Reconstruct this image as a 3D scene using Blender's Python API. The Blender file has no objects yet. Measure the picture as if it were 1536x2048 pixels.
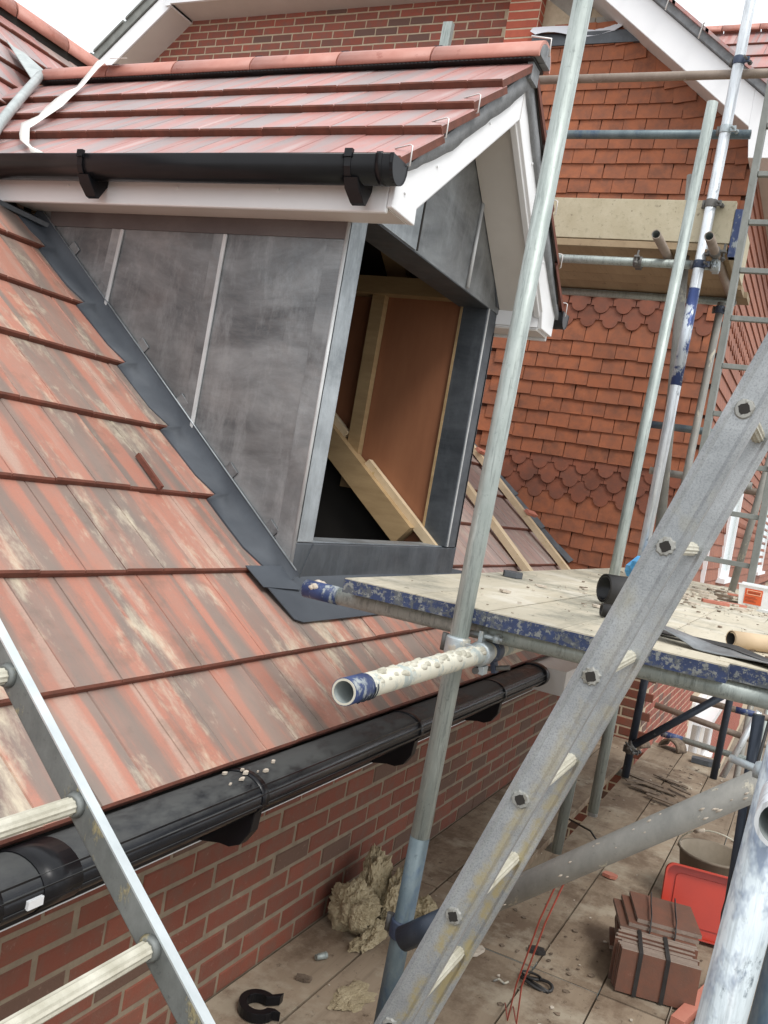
import bpy, bmesh, math, random
from mathutils import Vector, Matrix, noise
random.seed(7)
SC = bpy.context.scene
COL = SC.collection
V = Vector
R = math.radians

# ------------------------------------------------------------------ camera
cam_d = bpy.data.cameras.new('camera')
cam = bpy.data.objects.new('camera', cam_d); COL.objects.link(cam)
cam_d.sensor_fit = 'VERTICAL'; cam_d.sensor_height = 36.0; cam_d.lens = 32.01
cam_d.clip_start = 0.05; cam_d.clip_end = 500
M3 = Matrix(((0.886324, -0.168592, 0.431284), (0.429674, -0.047841, -0.901716), (0.172655, 0.984524, 0.030037)))
cam.matrix_world = M3.to_4x4()
SC.camera = cam

# ------------------------------------------------------------------ light (overcast)
SUN_EL, SUN_ROT = R(52), R(150)
w = bpy.data.worlds.new('World'); SC.world = w; w.use_nodes = True
nt = w.node_tree; nt.nodes.clear()
out = nt.nodes.new('ShaderNodeOutputWorld'); bg = nt.nodes.new('ShaderNodeBackground')
sky = nt.nodes.new('ShaderNodeTexSky'); sky.sky_type = 'NISHITA'; sky.sun_disc = False
sky.sun_elevation = SUN_EL; sky.sun_rotation = SUN_ROT; sky.air_density = 1.0; sky.dust_density = 6.0
hs = nt.nodes.new('ShaderNodeHueSaturation'); hs.inputs['Saturation'].default_value = 0.15
mx = nt.nodes.new('ShaderNodeMix'); mx.data_type = 'RGBA'
mx.inputs['Factor'].default_value = 0.88
mx.inputs['B'].default_value = (9.6, 9.9, 10.3, 1)          # even cloud cover
nt.links.new(sky.outputs[0], hs.inputs['Color']); nt.links.new(hs.outputs[0], mx.inputs['A'])
nt.links.new(mx.outputs['Result'], bg.inputs['Color']); bg.inputs['Strength'].default_value = 0.112
nt.links.new(bg.outputs[0], out.inputs['Surface'])
sd = bpy.data.lights.new('sun', 'SUN'); sd.energy = 1.5; sd.angle = R(18); sd.color = (1.0, 0.97, 0.93)
sun = bpy.data.objects.new('sun', sd); COL.objects.link(sun)
sdir = V((math.sin(R(125)) * math.cos(SUN_EL), math.cos(R(125)) * math.cos(SUN_EL), math.sin(SUN_EL)))
sun.rotation_euler = sdir.to_track_quat('Z', 'Y').to_euler(); sun.location = (5, -3, 8)
SC.view_settings.view_transform = 'Standard'; SC.view_settings.look = 'None'
SC.view_settings.exposure = 0.42; SC.view_settings.gamma = 1.0; SC.view_settings.use_curve_mapping = False

# ------------------------------------------------------------------ materials
class NT:
    def __init__(s, name):
        s.m = bpy.data.materials.new(name); s.m.use_nodes = True
        s.t = s.m.node_tree; s.n = s.t.nodes; s.b = s.n['Principled BSDF']
        s.oi = None; s._co = {}
    def link(s, a, b): s.t.links.new(a, b)
    def node(s, typ, **kw):
        n = s.n.new(typ)
        for k, v in kw.items():
            if k.startswith('i_'): n.inputs[k[2:].replace('_', ' ')].default_value = v
            else: setattr(n, k, v)
        return n
    def math(s, op, a, b=0.0, clamp=False):
        n = s.n.new('ShaderNodeMath'); n.operation = op; n.use_clamp = clamp
        for i, x in enumerate((a, b)):
            if isinstance(x, (int, float)): n.inputs[i].default_value = x
            else: s.link(x, n.inputs[i])
        return n.outputs[0]
    def rand(s):
        if not s.oi: s.oi = s.n.new('ShaderNodeObjectInfo')
        return s.oi.outputs['Random']
    def coord(s, stretch=(1, 1, 1), world=False, rnd=True):
        key = (stretch, world, rnd)
        if key in s._co: return s._co[key]
        if world: src = s.node('ShaderNodeNewGeometry').outputs['Position']
        else: src = s.node('ShaderNodeTexCoord').outputs['Object']
        mp = s.node('ShaderNodeMapping'); mp.inputs['Scale'].default_value = stretch
        s.link(src, mp.inputs['Vector'])
        o = mp.outputs[0]
        if rnd and not world:
            c = s.node('ShaderNodeCombineXYZ'); r = s.rand()
            s.link(s.math('MULTIPLY', r, 37.0), c.inputs[0]); s.link(s.math('MULTIPLY', r, 91.0), c.inputs[1]); s.link(s.math('MULTIPLY', r, 13.0), c.inputs[2])
            a = s.node('ShaderNodeVectorMath', operation='ADD'); s.link(o, a.inputs[0]); s.link(c.outputs[0], a.inputs[1]); o = a.outputs[0]
        s._co[key] = o
        return o
    def noise(s, scale, detail=4, rough=0.6, stretch=(1, 1, 1), world=False, rnd=True, dist=0.0):
        n = s.node('ShaderNodeTexNoise'); n.inputs['Scale'].default_value = scale
        n.inputs['Detail'].default_value = detail; n.inputs['Roughness'].default_value = rough; n.inputs['Distortion'].default_value = dist
        s.link(s.coord(stretch, world, rnd), n.inputs['Vector'])
        return n.outputs['Fac']
    def ramp(s, fac, stops, interp='LINEAR'):
        n = s.node('ShaderNodeValToRGB'); n.color_ramp.interpolation = interp
        e = n.color_ramp.elements
        while len(e) > 1: e.remove(e[-1])
        e[0].position = stops[0][0]; c = stops[0][1]; e[0].color = (c, c, c, 1) if isinstance(c, (int, float)) else (*c, 1)
        for p, c in stops[1:]:
            x = e.new(p); x.color = (c, c, c, 1) if isinstance(c, (int, float)) else (*c, 1)
        s.link(fac, n.inputs[0])
        return n.outputs[0]
    def mix(s, fac, a, b, blend='MIX'):
        n = s.node('ShaderNodeMix', data_type='RGBA', blend_type=blend)
        for k, x in (('Factor', fac), ('A', a), ('B', b)):
            if isinstance(x, (int, float)): n.inputs[k].default_value = x if k == 'Factor' else (x, x, x, 1)
            elif isinstance(x, tuple): n.inputs[k].default_value = (*x, 1)
            else: s.link(x, n.inputs[k])
        return n.outputs['Result']
    def bump(s, h, strength=0.3, dist=0.01):
        n = s.node('ShaderNodeBump'); n.inputs['Strength'].default_value = strength; n.inputs['Distance'].default_value = dist
        s.link(h, n.inputs['Height']); s.link(n.outputs[0], s.b.inputs['Normal'])
    def color(s, c):
        if isinstance(c, tuple): s.b.inputs['Base Color'].default_value = (*c, 1)
        else: s.link(c, s.b.inputs['Base Color'])
    def set(s, rough=0.6, metal=0.0, spec=0.5):
        if isinstance(rough, (int, float)): s.b.inputs['Roughness'].default_value = rough
        else: s.link(rough, s.b.inputs['Roughness'])
        s.b.inputs['Metallic'].default_value = metal; s.b.inputs['Specular IOR Level'].default_value = spec
        return s.m
    def vary(s, c, amt=0.2):
        """per-object brightness"""
        f = s.math('ADD', s.math('MULTIPLY', s.rand(), 2 * amt), 1 - amt)
        cc = s.node('ShaderNodeCombineXYZ')
        for i in range(3): s.link(f, cc.inputs[i])
        n = s.node('ShaderNodeMix', data_type='RGBA', blend_type='MULTIPLY'); n.inputs['Factor'].default_value = 1
        if isinstance(c, tuple): n.inputs['A'].default_value = (*c, 1)
        else: s.link(c, n.inputs['A'])
        s.link(cc.outputs[0], n.inputs['B'])
        return n.outputs['Result']

def simple(name, ca, cb, scale=8, rough=0.6, metal=0.0, spec=0.5, bump=0.15, stretch=(1, 1, 1), vary=0.0, spots=None, spot_scale=20, spot_at=0.62, spot_w=0.06, world=False, bscale=None, detail=5):
    t = NT(name)
    c = t.ramp(t.noise(scale, detail, 0.62, stretch, world), [(0.32, ca), (0.68, cb)])
    if spots:
        f = t.ramp(t.noise(spot_scale, 5, 0.65, stretch, world), [(spot_at, 0.0), (min(.99, spot_at + spot_w), 1.0)])
        c = t.mix(f, c, spots)
    if vary: c = t.vary(c, vary)
    t.color(c)
    if bump: t.bump(t.noise(bscale or scale * 6, 4, 0.6, stretch, world), bump, 0.004)
    return t.set(rough, metal, spec)

MAT = {}
def tile_mat(name, red, grey, pale, cream_amt=0.5, world_cream=True, rough=0.62, pink=0.0):
    t = NT(name)
    # streaks run up the slope (local Y), varied per tile
    st = t.noise(11.5, 1, 0.4, (1.0, 0.025, 1.0))
    st2 = t.noise(42.0, 5, 0.7, (1.0, 0.10, 1.0))
    f = t.math('ADD', t.math('MULTIPLY', st, 0.78), t.math('MULTIPLY', st2, 0.22))
    c = t.ramp(f, [(0.38, grey), (0.46, tuple((a * .75 + b * .25) for a, b in zip(grey, red))), (0.53, red), (0.60, red), (0.68, pale)])
    fine = t.noise(160, 3, 0.7)
    c = t.mix(t.ramp(fine, [(0.35, 0.0), (0.8, 0.35)]), c, grey)
    c = t.mix(t.ramp(t.noise(7.0, 4, 0.6, (1, .5, 1)), [(0.45, 0.0), (0.75, 0.5)]), c, tuple((a * .45 + b * .55) for a, b in zip(grey, pale)))
    if cream_amt > 0:
        # cement / salt smears that run over several tiles
        w1 = t.noise(2.6, 6, 0.66, (0.9, 1.6, 0.9), world=True, dist=0.25)
        w2 = t.noise(17.0, 5, 0.75, (0.8, 1.8, 0.8), world=True, dist=0.3)
        ff = t.math('ADD', t.math('MULTIPLY', w1, 0.68), t.math('MULTIPLY', w2, 0.32))
        c = t.mix(t.ramp(ff, [(0.525, 0.0), (0.585, 0.45 * cream_amt), (0.65, 0.95 * cream_amt)]), c, (0.60, 0.53, 0.40))
        d = t.noise(5.0, 5, 0.7, (1.2, 1.0, 1.0), world=True)
        c = t.mix(t.ramp(d, [(0.56, 0.0), (0.72, 0.45)]), c, (0.13, 0.11, 0.085))
    c = t.vary(c, 0.12)
    t.color(c)
    t.bump(t.noise(220, 3, 0.6), 0.25, 0.002)
    return t.set(rough, 0, 0.45)
MAT['tile_main'] = tile_mat('roof_tile_weathered', (0.45, 0.195, 0.138), (0.225, 0.178, 0.152), (0.48, 0.31, 0.245), 0.9, rough=0.5)
MAT['tile_new'] = tile_mat('roof_tile_new', (0.43, 0.19, 0.165), (0.31, 0.255, 0.25), (0.50, 0.33, 0.305), 0.0, rough=0.42)
MAT['tile_pale'] = tile_mat('roof_tile_dusty', (0.36, 0.235, 0.205), (0.29, 0.225, 0.205), (0.46, 0.40, 0.36), 0.3)
MAT['tile_edge'] = simple('tile_edge', (0.105, 0.036, 0.022), (0.17, 0.054, 0.033), 20, 0.8, bump=0.3)
MAT['ridge'] = simple('ridge_terracotta', (0.46, 0.19, 0.145), (0.54, 0.26, 0.205), 9, 0.5, bump=0.15, vary=0.06, spots=(0.40, 0.15, 0.11), spot_scale=14)
def brick_mat(name, a, b, dark, seed=0.0):
    t = NT(name)
    base = t.ramp(t.rand(), [(0.0, dark), (0.14, dark), (0.2, a), (0.6, b), (1.0, a)])
    n = t.noise(14, 5, 0.7)
    c = t.mix(t.ramp(n, [(0.42, 0.0), (0.68, 0.7)]), base, dark)
    c = t.vary(c, 0.14)
    c = t.mix(t.ramp(t.noise(60, 4, 0.7), [(0.62, 0.0), (0.8, 0.5)]), c, (0.36, 0.24, 0.19))
    t.color(c); t.bump(t.noise(90, 5, 0.7), 0.5, 0.003)
    return t.set(0.85, 0, 0.3)
MAT['brick'] = brick_mat('brick_red', (0.215, 0.070, 0.044), (0.180, 0.058, 0.038), (0.150, 0.088, 0.063))
MAT['brick_up'] = brick_mat('brick_orange_red', (0.33, 0.095, 0.065), (0.29, 0.10, 0.072), (0.19, 0.11, 0.09))
MAT['brick_bright'] = brick_mat('brick_bright', (0.44, 0.115, 0.07), (0.40, 0.10, 0.06), (0.36, 0.09, 0.06))
MAT['mortar'] = simple('mortar', (0.20, 0.155, 0.108), (0.27, 0.215, 0.15), 20, 0.95, bump=0.4)
MAT['mortar_up'] = simple('mortar_buff', (0.46, 0.37, 0.26), (0.56, 0.46, 0.33), 20, 0.95, bump=0.4)
def clay(name, a, b, dirt):
    t = NT(name)
    c = t.ramp(t.rand(), [(0.0, a), (0.5, b), (1.0, tuple(x * 0.8 for x in a))])
    c = t.mix(t.ramp(t.noise(9, 5, 0.7), [(0.40, 0.0), (0.66, 0.85)]), c, dirt)
    c = t.mix(t.ramp(t.noise(1.1, 5, 0.7, world=True), [(0.42, 0.0), (0.70, 0.55)]), c, tuple(x * .62 for x in dirt))
    c = t.vary(c, 0.16)
    c = t.mix(t.ramp(t.noise(38, 5, 0.75), [(0.66, 0.0), (0.76, 0.6)]), c, (0.46, 0.33, 0.26))
    t.color(c); t.bump(t.noise(110, 4, 0.7), 0.4, 0.002)
    return t.set(0.75, 0, 0.35)
MAT['clay'] = clay('clay_tile', (0.40, 0.138, 0.064), (0.35, 0.115, 0.052), (0.20, 0.082, 0.050))
MAT['clay_side'] = clay('clay_tile_side', (0.40, 0.16, 0.095), (0.38, 0.145, 0.09), (0.30, 0.125, 0.085))
MAT['clay_club'] = clay('clay_tile_club', (0.28, 0.094, 0.052), (0.24, 0.080, 0.045), (0.15, 0.064, 0.044))
MAT['clay_gap'] = simple('batten_shadow', (0.10, 0.04, 0.025), (0.14, 0.05, 0.03), 20, 0.9, bump=0)
def lead_mat(name, ca, cb, rough=0.42, streak=(0.5, 0.5, 1.4)):
    t = NT(name)
    c = t.ramp(t.noise(3.2, 6, 0.66, streak, dist=0.5), [(0.36, ca), (0.50, tuple((x + y) / 2 for x, y in zip(ca, cb))), (0.64, cb)])
    c = t.mix(t.ramp(t.noise(9, 6, 0.75, (1, 1, .35)), [(0.48, 0), (0.72, 0.6)]), c, tuple(x * 1.35 for x in cb))
    c = t.mix(t.ramp(t.noise(1.6, 3, 0.5), [(0.45, 0), (0.75, 0.4)]), c, (0.112, 0.108, 0.106))
    t.color(c)
    t.bump(t.noise(6, 5, 0.55), 0.18, 0.03)
    r = t.ramp(t.noise(6, 5, 0.6), [(0.3, rough - .08), (0.7, rough + .14)])
    return t.set(r, 0.5, 0.5)
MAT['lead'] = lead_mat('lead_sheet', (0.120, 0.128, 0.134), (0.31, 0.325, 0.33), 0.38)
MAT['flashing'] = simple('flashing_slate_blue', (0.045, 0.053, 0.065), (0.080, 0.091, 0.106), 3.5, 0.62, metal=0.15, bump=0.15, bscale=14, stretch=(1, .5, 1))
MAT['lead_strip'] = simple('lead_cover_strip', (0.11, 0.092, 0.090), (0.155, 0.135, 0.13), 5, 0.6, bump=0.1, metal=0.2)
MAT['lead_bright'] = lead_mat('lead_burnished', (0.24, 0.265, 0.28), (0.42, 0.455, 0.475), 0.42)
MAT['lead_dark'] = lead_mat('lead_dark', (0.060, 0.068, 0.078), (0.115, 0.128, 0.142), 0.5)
MAT['lead_seam'] = simple('lead_rubbed_seam', (0.40, 0.41, 0.41), (0.64, 0.65, 0.65), 14, 0.5, metal=0.1, bump=0.2, stretch=(1, 1, .3))
MAT['white'] = simple('white_upvc', (0.80, 0.81, 0.82), (0.85, 0.855, 0.86), 3, 0.28, bump=0.02)
MAT['soffit'] = simple('soffit_board', (0.60, 0.57, 0.53), (0.66, 0.63, 0.59), 3, 0.5, bump=0.02)
MAT['black_pvc'] = simple('black_upvc', (0.006, 0.0065, 0.008), (0.010, 0.010, 0.012), 6, 0.30, spec=0.3, bump=0.03, bscale=9)
MAT['black_dusty'] = simple('black_upvc_dusty', (0.009, 0.010, 0.013), (0.020, 0.022, 0.027), 4, 0.2, bump=0.12, bscale=30, stretch=(1, .3, 1), spots=(0.13, 0.13, 0.125), spot_scale=8, spot_at=0.60, spot_w=0.2)
def wet_black(name):
    t = NT(name)
    sx = t.node('ShaderNodeSeparateXYZ'); t.link(t.node('ShaderNodeNewGeometry').outputs['Normal'], sx.inputs[0])
    d = t.noise(5.0, 6, 0.75, (1, .45, 1), world=True); e = t.noise(28, 5, 0.75, (1, .5, 1), world=True)
    f = t.math('ADD', t.math('MULTIPLY', d, .7), t.math('MULTIPLY', e, .3))
    up = t.ramp(sx.outputs[2], [(0.55, 0), (0.85, 1)])        # dust settles on the flat top
    m_ = t.math('MULTIPLY', t.ramp(f, [(0.36, 0), (0.52, 1)]), up)
    c = t.mix(m_, (0.005, 0.006, 0.009), (0.060, 0.062, 0.060))
    t.color(c); r_ = t.ramp(m_, [(0, .24), (1, .85)])
    t.bump(t.noise(9, 5, 0.7, (1, .5, 1), world=True), 0.12, 0.01)
    return t.set(r_, 0, 0.5)
MAT['black_wet'] = wet_black('wet_black_gutter')
MAT['mortar_verge'] = simple('verge_mortar', (0.17, 0.178, 0.185), (0.27, 0.28, 0.29), 18, 0.95, bump=0.6)
MAT['mortar_green'] = simple('valley_lead', (0.34, 0.38, 0.375), (0.50, 0.54, 0.53), 12, 0.55, metal=0.3, bump=0.2)
def steel(name, ca, cb, rough=0.45, metal=0.55, spots=None, at=0.6, wd=0.04, sp=9, spots2=None, at2=0.62, sp2=14, stretch=(1, 1, .5), world=False, streak=0.0):
    t = NT(name)
    c = t.ramp(t.noise(12, 6, 0.7, stretch), [(0.3, ca), (0.7, cb)])
    c = t.mix(t.ramp(t.noise(60, 5, 0.7), [(0.6, 0), (0.72, 0.5)]), c, tuple(x * 0.5 for x in ca))
    hb = t.noise(70, 4, 0.6)
    if streak:
        c = t.mix(t.ramp(t.noise(95, 5, 0.75, (1, 1, .06)), [(0.50, 0), (0.64, streak)]), c, tuple(x * .45 for x in ca))
        c = t.mix(t.ramp(t.noise(60, 5, 0.75, (1, 1, .10)), [(0.56, 0), (0.70, streak)]), c, tuple(min(.8, x * 1.35) for x in cb))
    if spots2:
        c = t.mix(t.ramp(t.noise(sp2, 6, 0.72, stretch), [(at2, 0), (at2 + wd, 1)]), c, spots2)
    if spots:
        f = t.ramp(t.noise(sp, 6, 0.72, stretch), [(at, 0), (at + wd, 1)])
        c = t.mix(f, c, spots)
        hb = t.math('ADD', t.math('MULTIPLY', hb, 0.4), f)
    t.color(c); t.bump(hb, 0.35, 0.002)
    return t.set(rough, metal, 0.5)
BLUE = (0.025, 0.045, 0.14)
CEM = (0.58, 0.55, 0.47)
MAT['galv'] = steel('galvanised_green_grey', (0.30, 0.345, 0.325), (0.44, 0.485, 0.46), 0.5, 0.4, CEM, 0.68, 0.03, 22, streak=.6)
MAT['galv_blue'] = steel('galvanised_blue_stained', (0.085, 0.12, 0.14), (0.18, 0.225, 0.235), 0.5, 0.4, (0.07, 0.11, 0.16), 0.52, 0.10, 5, (0.40, 0.27, 0.14), 0.72, 30)
MAT['galv_cement'] = steel('galvanised_cement_splashed', (0.33, 0.37, 0.35), (0.46, 0.50, 0.47), 0.6, 0.25, (0.62, 0.60, 0.50), 0.44, 0.07, 16)
MAT['galv_old'] = steel('old_tube', (0.20, 0.20, 0.185), (0.33, 0.32, 0.29), 0.65, 0.25, (0.45, 0.42, 0.34), 0.60, 0.04, 13)
MAT['galv_rust'] = steel('tube_brownish', (0.24, 0.19, 0.15), (0.35, 0.29, 0.24), 0.6, 0.3, (0.40, 0.36, 0.30), 0.62, 0.05, 9)
MAT['alu_bright'] = steel('bright_tube', (0.60, 0.64, 0.67), (0.78, 0.82, 0.85), 0.38, 0.5, (0.30, 0.33, 0.36), 0.62, 0.05, 20, streak=.5)
MAT['alu_blue'] = steel('bright_tube_blue_paint', (0.50, 0.56, 0.62), (0.70, 0.76, 0.80), 0.42, 0.45, (0.05, 0.08, 0.22), 0.50, 0.04, 10)
MAT['near_tube'] = steel('near_tube_paint', (0.50, 0.57, 0.60), (0.70, 0.77, 0.80), 0.42, 0.35, (0.24, 0.29, 0.37), 0.52, 0.08, 7, (0.10, 0.13, 0.15), 0.60, 30, streak=.4)
MAT['tube_dark'] = steel('dark_blue_tube', (0.025, 0.035, 0.055), (0.06, 0.075, 0.10), 0.45, 0.3, (0.18, 0.20, 0.21), 0.66, 0.05, 16)
MAT['tube_blue'] = steel('blue_end_paint', (0.02, 0.038, 0.11), (0.045, 0.075, 0.20), 0.5, 0.0, (0.30, 0.33, 0.33), 0.53, 0.08, 26)
MAT['tube_in'] = simple('tube_inside', (0.16, 0.18, 0.175), (0.26, 0.29, 0.28), 10, 0.6, metal=0.3)
MAT['coupler'] = steel('coupler_steel', (0.11, 0.11, 0.11), (0.22, 0.21, 0.19), 0.6, 0.5, (0.28, 0.18, 0.10), 0.60, 0.08, 16)
MAT['coupler_blue'] = steel('coupler_blue', (0.03, 0.045, 0.09), (0.08, 0.10, 0.14), 0.55, 0.3, (0.35, 0.37, 0.38), 0.6, 0.06, 20)
MAT['coupler_zinc'] = steel('coupler_zinc', (0.35, 0.40, 0.42), (0.52, 0.57, 0.58), 0.45, 0.5, CEM, 0.60, 0.06, 20)
def alu_ladder(name, ca, cb, yellow):
    t = NT(name)
    c = t.ramp(t.noise(7, 4, 0.6), [(0.3, ca), (0.7, cb)])
    sp = t.noise(330, 3, 0.85)
    c = t.mix(t.ramp(t.noise(5, 5, 0.7), [(0.42, 0), (0.66, 0.55)]), c, tuple(x * .62 for x in ca))
    c = t.mix(t.ramp(sp, [(0.46, 0), (0.66, 0.6)]), c, (0.16, 0.175, 0.18))
    # mortar-yellow run along one edge of the stile
    dt = t.node('ShaderNodeVectorMath', operation='DOT_PRODUCT'); t.link(t.coord((1, 1, 1), rnd=False), dt.inputs[0]); dt.inputs[1].default_value = (0.947, 0, -0.321)
    dl = t.node('ShaderNodeVectorMath', operation='DOT_PRODUCT'); t.link(t.coord((1, 1, 1), rnd=False), dl.inputs[0]); dl.inputs[1].default_value = (0.321, 0, 0.947)
    wv = t.math('ADD', dt.outputs['Value'], t.math('MULTIPLY', t.math('SUBTRACT', t.noise(9, 5, 0.7), .5), .05))
    near = t.ramp(t.math('ABSOLUTE', t.math('SUBTRACT', wv, .008)), [(0.004, 1), (0.016, 0)])
    low = t.ramp(t.math('MULTIPLY', dl.outputs['Value'], .5), [(0.42, 1), (0.80, 0)])
    pat = t.ramp(t.noise(14, 5, 0.75), [(0.40, 0), (0.56, 0.85)])
    c = t.mix(t.math('MULTIPLY', t.math('MULTIPLY', near, low), pat), c, (0.42, 0.35, 0.17))
    y = t.noise(4.0, 5, 0.7, (1.0, 1.0, 0.55), world=False)
    c = t.mix(t.ramp(y, [(yellow, 0), (yellow + .10, 0.5)]), c, (0.36, 0.33, 0.22))
    t.color(c); t.bump(sp, 0.25, 0.002)
    return t.set(0.5, 0.35, 0.5)
MAT['ladder'] = alu_ladder('aluminium_oxidised', (0.34, 0.36, 0.37), (0.47, 0.49, 0.50), 0.60)
MAT['collar'] = steel('swaged_collar', (0.27, 0.275, 0.26), (0.40, 0.395, 0.36), 0.6, 0.3, (0.22, 0.21, 0.18), 0.55, 0.06, 60)
MAT['ladder_edge'] = simple('aluminium_edge', (0.55, 0.60, 0.61), (0.70, 0.75, 0.76), 12, 0.4, metal=0.5, bump=0.1)
MAT['ladder_web'] = steel('ladder_mortar_web', (0.115, 0.125, 0.12), (0.24, 0.255, 0.245), 0.6, 0.25, (0.33, 0.29, 0.17), 0.57, 0.05, 9)
MAT['rung'] = simple('rung_cement', (0.36, 0.34, 0.26), (0.58, 0.56, 0.47), 14, 0.7, bump=0.5)
MAT['ladder_grey'] = steel('ladder_grey', (0.17, 0.18, 0.165), (0.26, 0.27, 0.25), 0.6, 0.3)
def board_mat(name, ca, cb, dirt, dirt_at=0.55, dirt_amt=0.8, pale=None):
    t = NT(name)
    c = t.ramp(t.noise(6, 6, 0.65, (1.0, 0.13, 1.0)), [(0.3, ca), (0.7, cb)])
    c = t.mix(t.ramp(t.noise(40, 4, 0.6, (1.0, 0.05, 1.0)), [(0.55, 0), (0.75, 0.4)]), c, tuple(x * .6 for x in ca))
    c = t.mix(t.ramp(t.noise(2.6, 7, 0.75, (1, 0.8, 1), world=True), [(dirt_at, 0), (dirt_at + .12, dirt_amt)]), c, dirt)
    c = t.mix(t.ramp(t.noise(26, 6, 0.78, (1, 0.6, 1), world=True), [(0.60, 0), (0.68, 0.8)]), c, tuple(x * .5 for x in dirt))
    if pale: c = t.mix(t.ramp(t.noise(4.2, 6, 0.7, world=True), [(0.52, 0), (0.66, 0.8)]), c, pale)
    c = t.vary(c, 0.13)
    t.color(c); t.bump(t.noise(30, 5, 0.7, (1, 0.12, 1)), 0.35, 0.004)
    return t.set(0.85, 0, 0.25)
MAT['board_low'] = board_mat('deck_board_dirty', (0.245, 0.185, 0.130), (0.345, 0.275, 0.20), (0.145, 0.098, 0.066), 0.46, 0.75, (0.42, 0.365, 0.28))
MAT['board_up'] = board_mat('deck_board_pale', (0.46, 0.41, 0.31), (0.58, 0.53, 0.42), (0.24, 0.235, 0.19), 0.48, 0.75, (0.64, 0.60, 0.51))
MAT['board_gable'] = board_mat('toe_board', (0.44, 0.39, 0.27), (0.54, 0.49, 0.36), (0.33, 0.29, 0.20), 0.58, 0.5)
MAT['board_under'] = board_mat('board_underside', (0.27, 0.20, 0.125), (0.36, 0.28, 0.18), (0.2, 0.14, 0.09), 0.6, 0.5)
MAT['board_end'] = steel('blue_hoop_iron', (0.018, 0.030, 0.080), (0.036, 0.058, 0.14), 0.6, 0.0, (0.22, 0.23, 0.22), 0.52, 0.06, 62, (0.09, 0.10, 0.11), 0.50, 34, stretch=(1, 1, 1))
MAT['timber'] = simple('new_timber', (0.31, 0.205, 0.10), (0.42, 0.29, 0.15), 7, 0.7, bump=0.15, stretch=(.6, .6, 3), vary=0.1)
MAT['batten'] = simple('sawn_batten', (0.56, 0.43, 0.27), (0.66, 0.53, 0.36), 9, 0.75, bump=0.2, stretch=(1, 1, 1), spots=(0.48, 0.33, 0.12), spot_scale=14)
MAT['ply'] = simple('plywood_red_brown', (0.24, 0.095, 0.045), (0.31, 0.13, 0.063), 4, 0.6, bump=0.08, stretch=(2, 2, .4))
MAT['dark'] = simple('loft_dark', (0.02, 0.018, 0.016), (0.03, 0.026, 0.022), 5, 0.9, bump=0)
MAT['wool'] = simple('mineral_wool', (0.34, 0.275, 0.165), (0.47, 0.395, 0.26), 16, 0.95, bump=1.0, bscale=120, spots=(0.22, 0.17, 0.10), spot_scale=12, spot_at=0.6)
MAT['rubber'] = simple('black_rubber', (0.015, 0.014, 0.014), (0.03, 0.028, 0.027), 10, 0.5, bump=0.2)
MAT['stack'] = clay('stack_tile', (0.24, 0.100, 0.062), (0.21, 0.088, 0.056), (0.13, 0.078, 0.058))
MAT['stack_edge'] = simple('stack_tile_edge', (0.20, 0.15, 0.12), (0.30, 0.235, 0.19), 22, 0.9, bump=0.5)
MAT['red_plastic'] = simple('orange_red_plastic', (0.48, 0.035, 0.012), (0.40, 0.03, 0.012), 4, 0.35, bump=0.03)
MAT['bucket'] = simple('bucket_dusty', (0.17, 0.14, 0.10), (0.23, 0.19, 0.14), 9, 0.7, bump=0.2)
MAT['tub_white'] = simple('white_plastic', (0.72, 0.76, 0.75), (0.80, 0.82, 0.82), 4, 0.35, bump=0.02)
MAT['orange_label'] = simple('orange_label', (0.66, 0.115, 0.03), (0.62, 0.10, 0.03), 5, 0.5, bump=0)
MAT['cream_print'] = simple('cream_print', (0.80, 0.55, 0.36), (0.84, 0.60, 0.40), 5, 0.5, bump=0)
MAT['dark_print'] = simple('dark_print', (0.16, 0.05, 0.02), (0.2, 0.06, 0.03), 5, 0.5, bump=0)
MAT['glove'] = simple('blue_plastic_bag', (0.05, 0.30, 0.62), (0.14, 0.45, 0.78), 14, 0.35, bump=0.4)
MAT['card'] = simple('cardboard', (0.50, 0.37, 0.23), (0.58, 0.44, 0.29), 8, 0.8, bump=0.1)
MAT['ribbon'] = simple('white_tape', (0.80, 0.79, 0.74), (0.86, 0.85, 0.80), 6, 0.6, bump=0.1)
MAT['string'] = simple('red_string', (0.42, 0.075, 0.05), (0.5, 0.10, 0.07), 30, 0.8, bump=0)
MAT['clip'] = simple('verge_clip', (0.62, 0.60, 0.58), (0.74, 0.72, 0.70), 20, 0.4, metal=0.5, bump=0)
MAT['block'] = simple('grey_blockwork', (0.33, 0.305, 0.265), (0.44, 0.41, 0.36), 9, 0.95, bump=0.5)
MAT['debris'] = simple('debris_brown', (0.09, 0.065, 0.045), (0.24, 0.18, 0.13), 30, 0.95, bump=0.4)
MAT['debris_pale'] = simple('mortar_crumbs', (0.42, 0.36, 0.29), (0.60, 0.53, 0.44), 30, 0.95, bump=0.4)
MAT['soil'] = simple('site_ground', (0.16, 0.13, 0.10), (0.27, 0.23, 0.18), 1.5, 0.95, bump=0.5)
MAT['glass'] = simple('window_glass', (0.40, 0.47, 0.46), (0.45, 0.52, 0.51), 1.5, 0.15, bump=0)
MAT['glass_dark'] = simple('window_glass_low', (0.25, 0.22, 0.20), (0.32, 0.29, 0.27), 1.5, 0.15, bump=0)
MAT['dpc'] = simple('dpc_strip', (0.70, 0.72, 0.76), (0.76, 0.78, 0.82), 6, 0.5, bump=0.1)
MAT['slate_verge'] = simple('verge_grey', (0.17, 0.18, 0.165), (0.25, 0.26, 0.24), 10, 0.9, bump=0.3)
MAT['foot'] = simple('chips', (0.45, 0.16, 0.11), (0.5, 0.2, 0.14), 10, 0.8)

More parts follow.
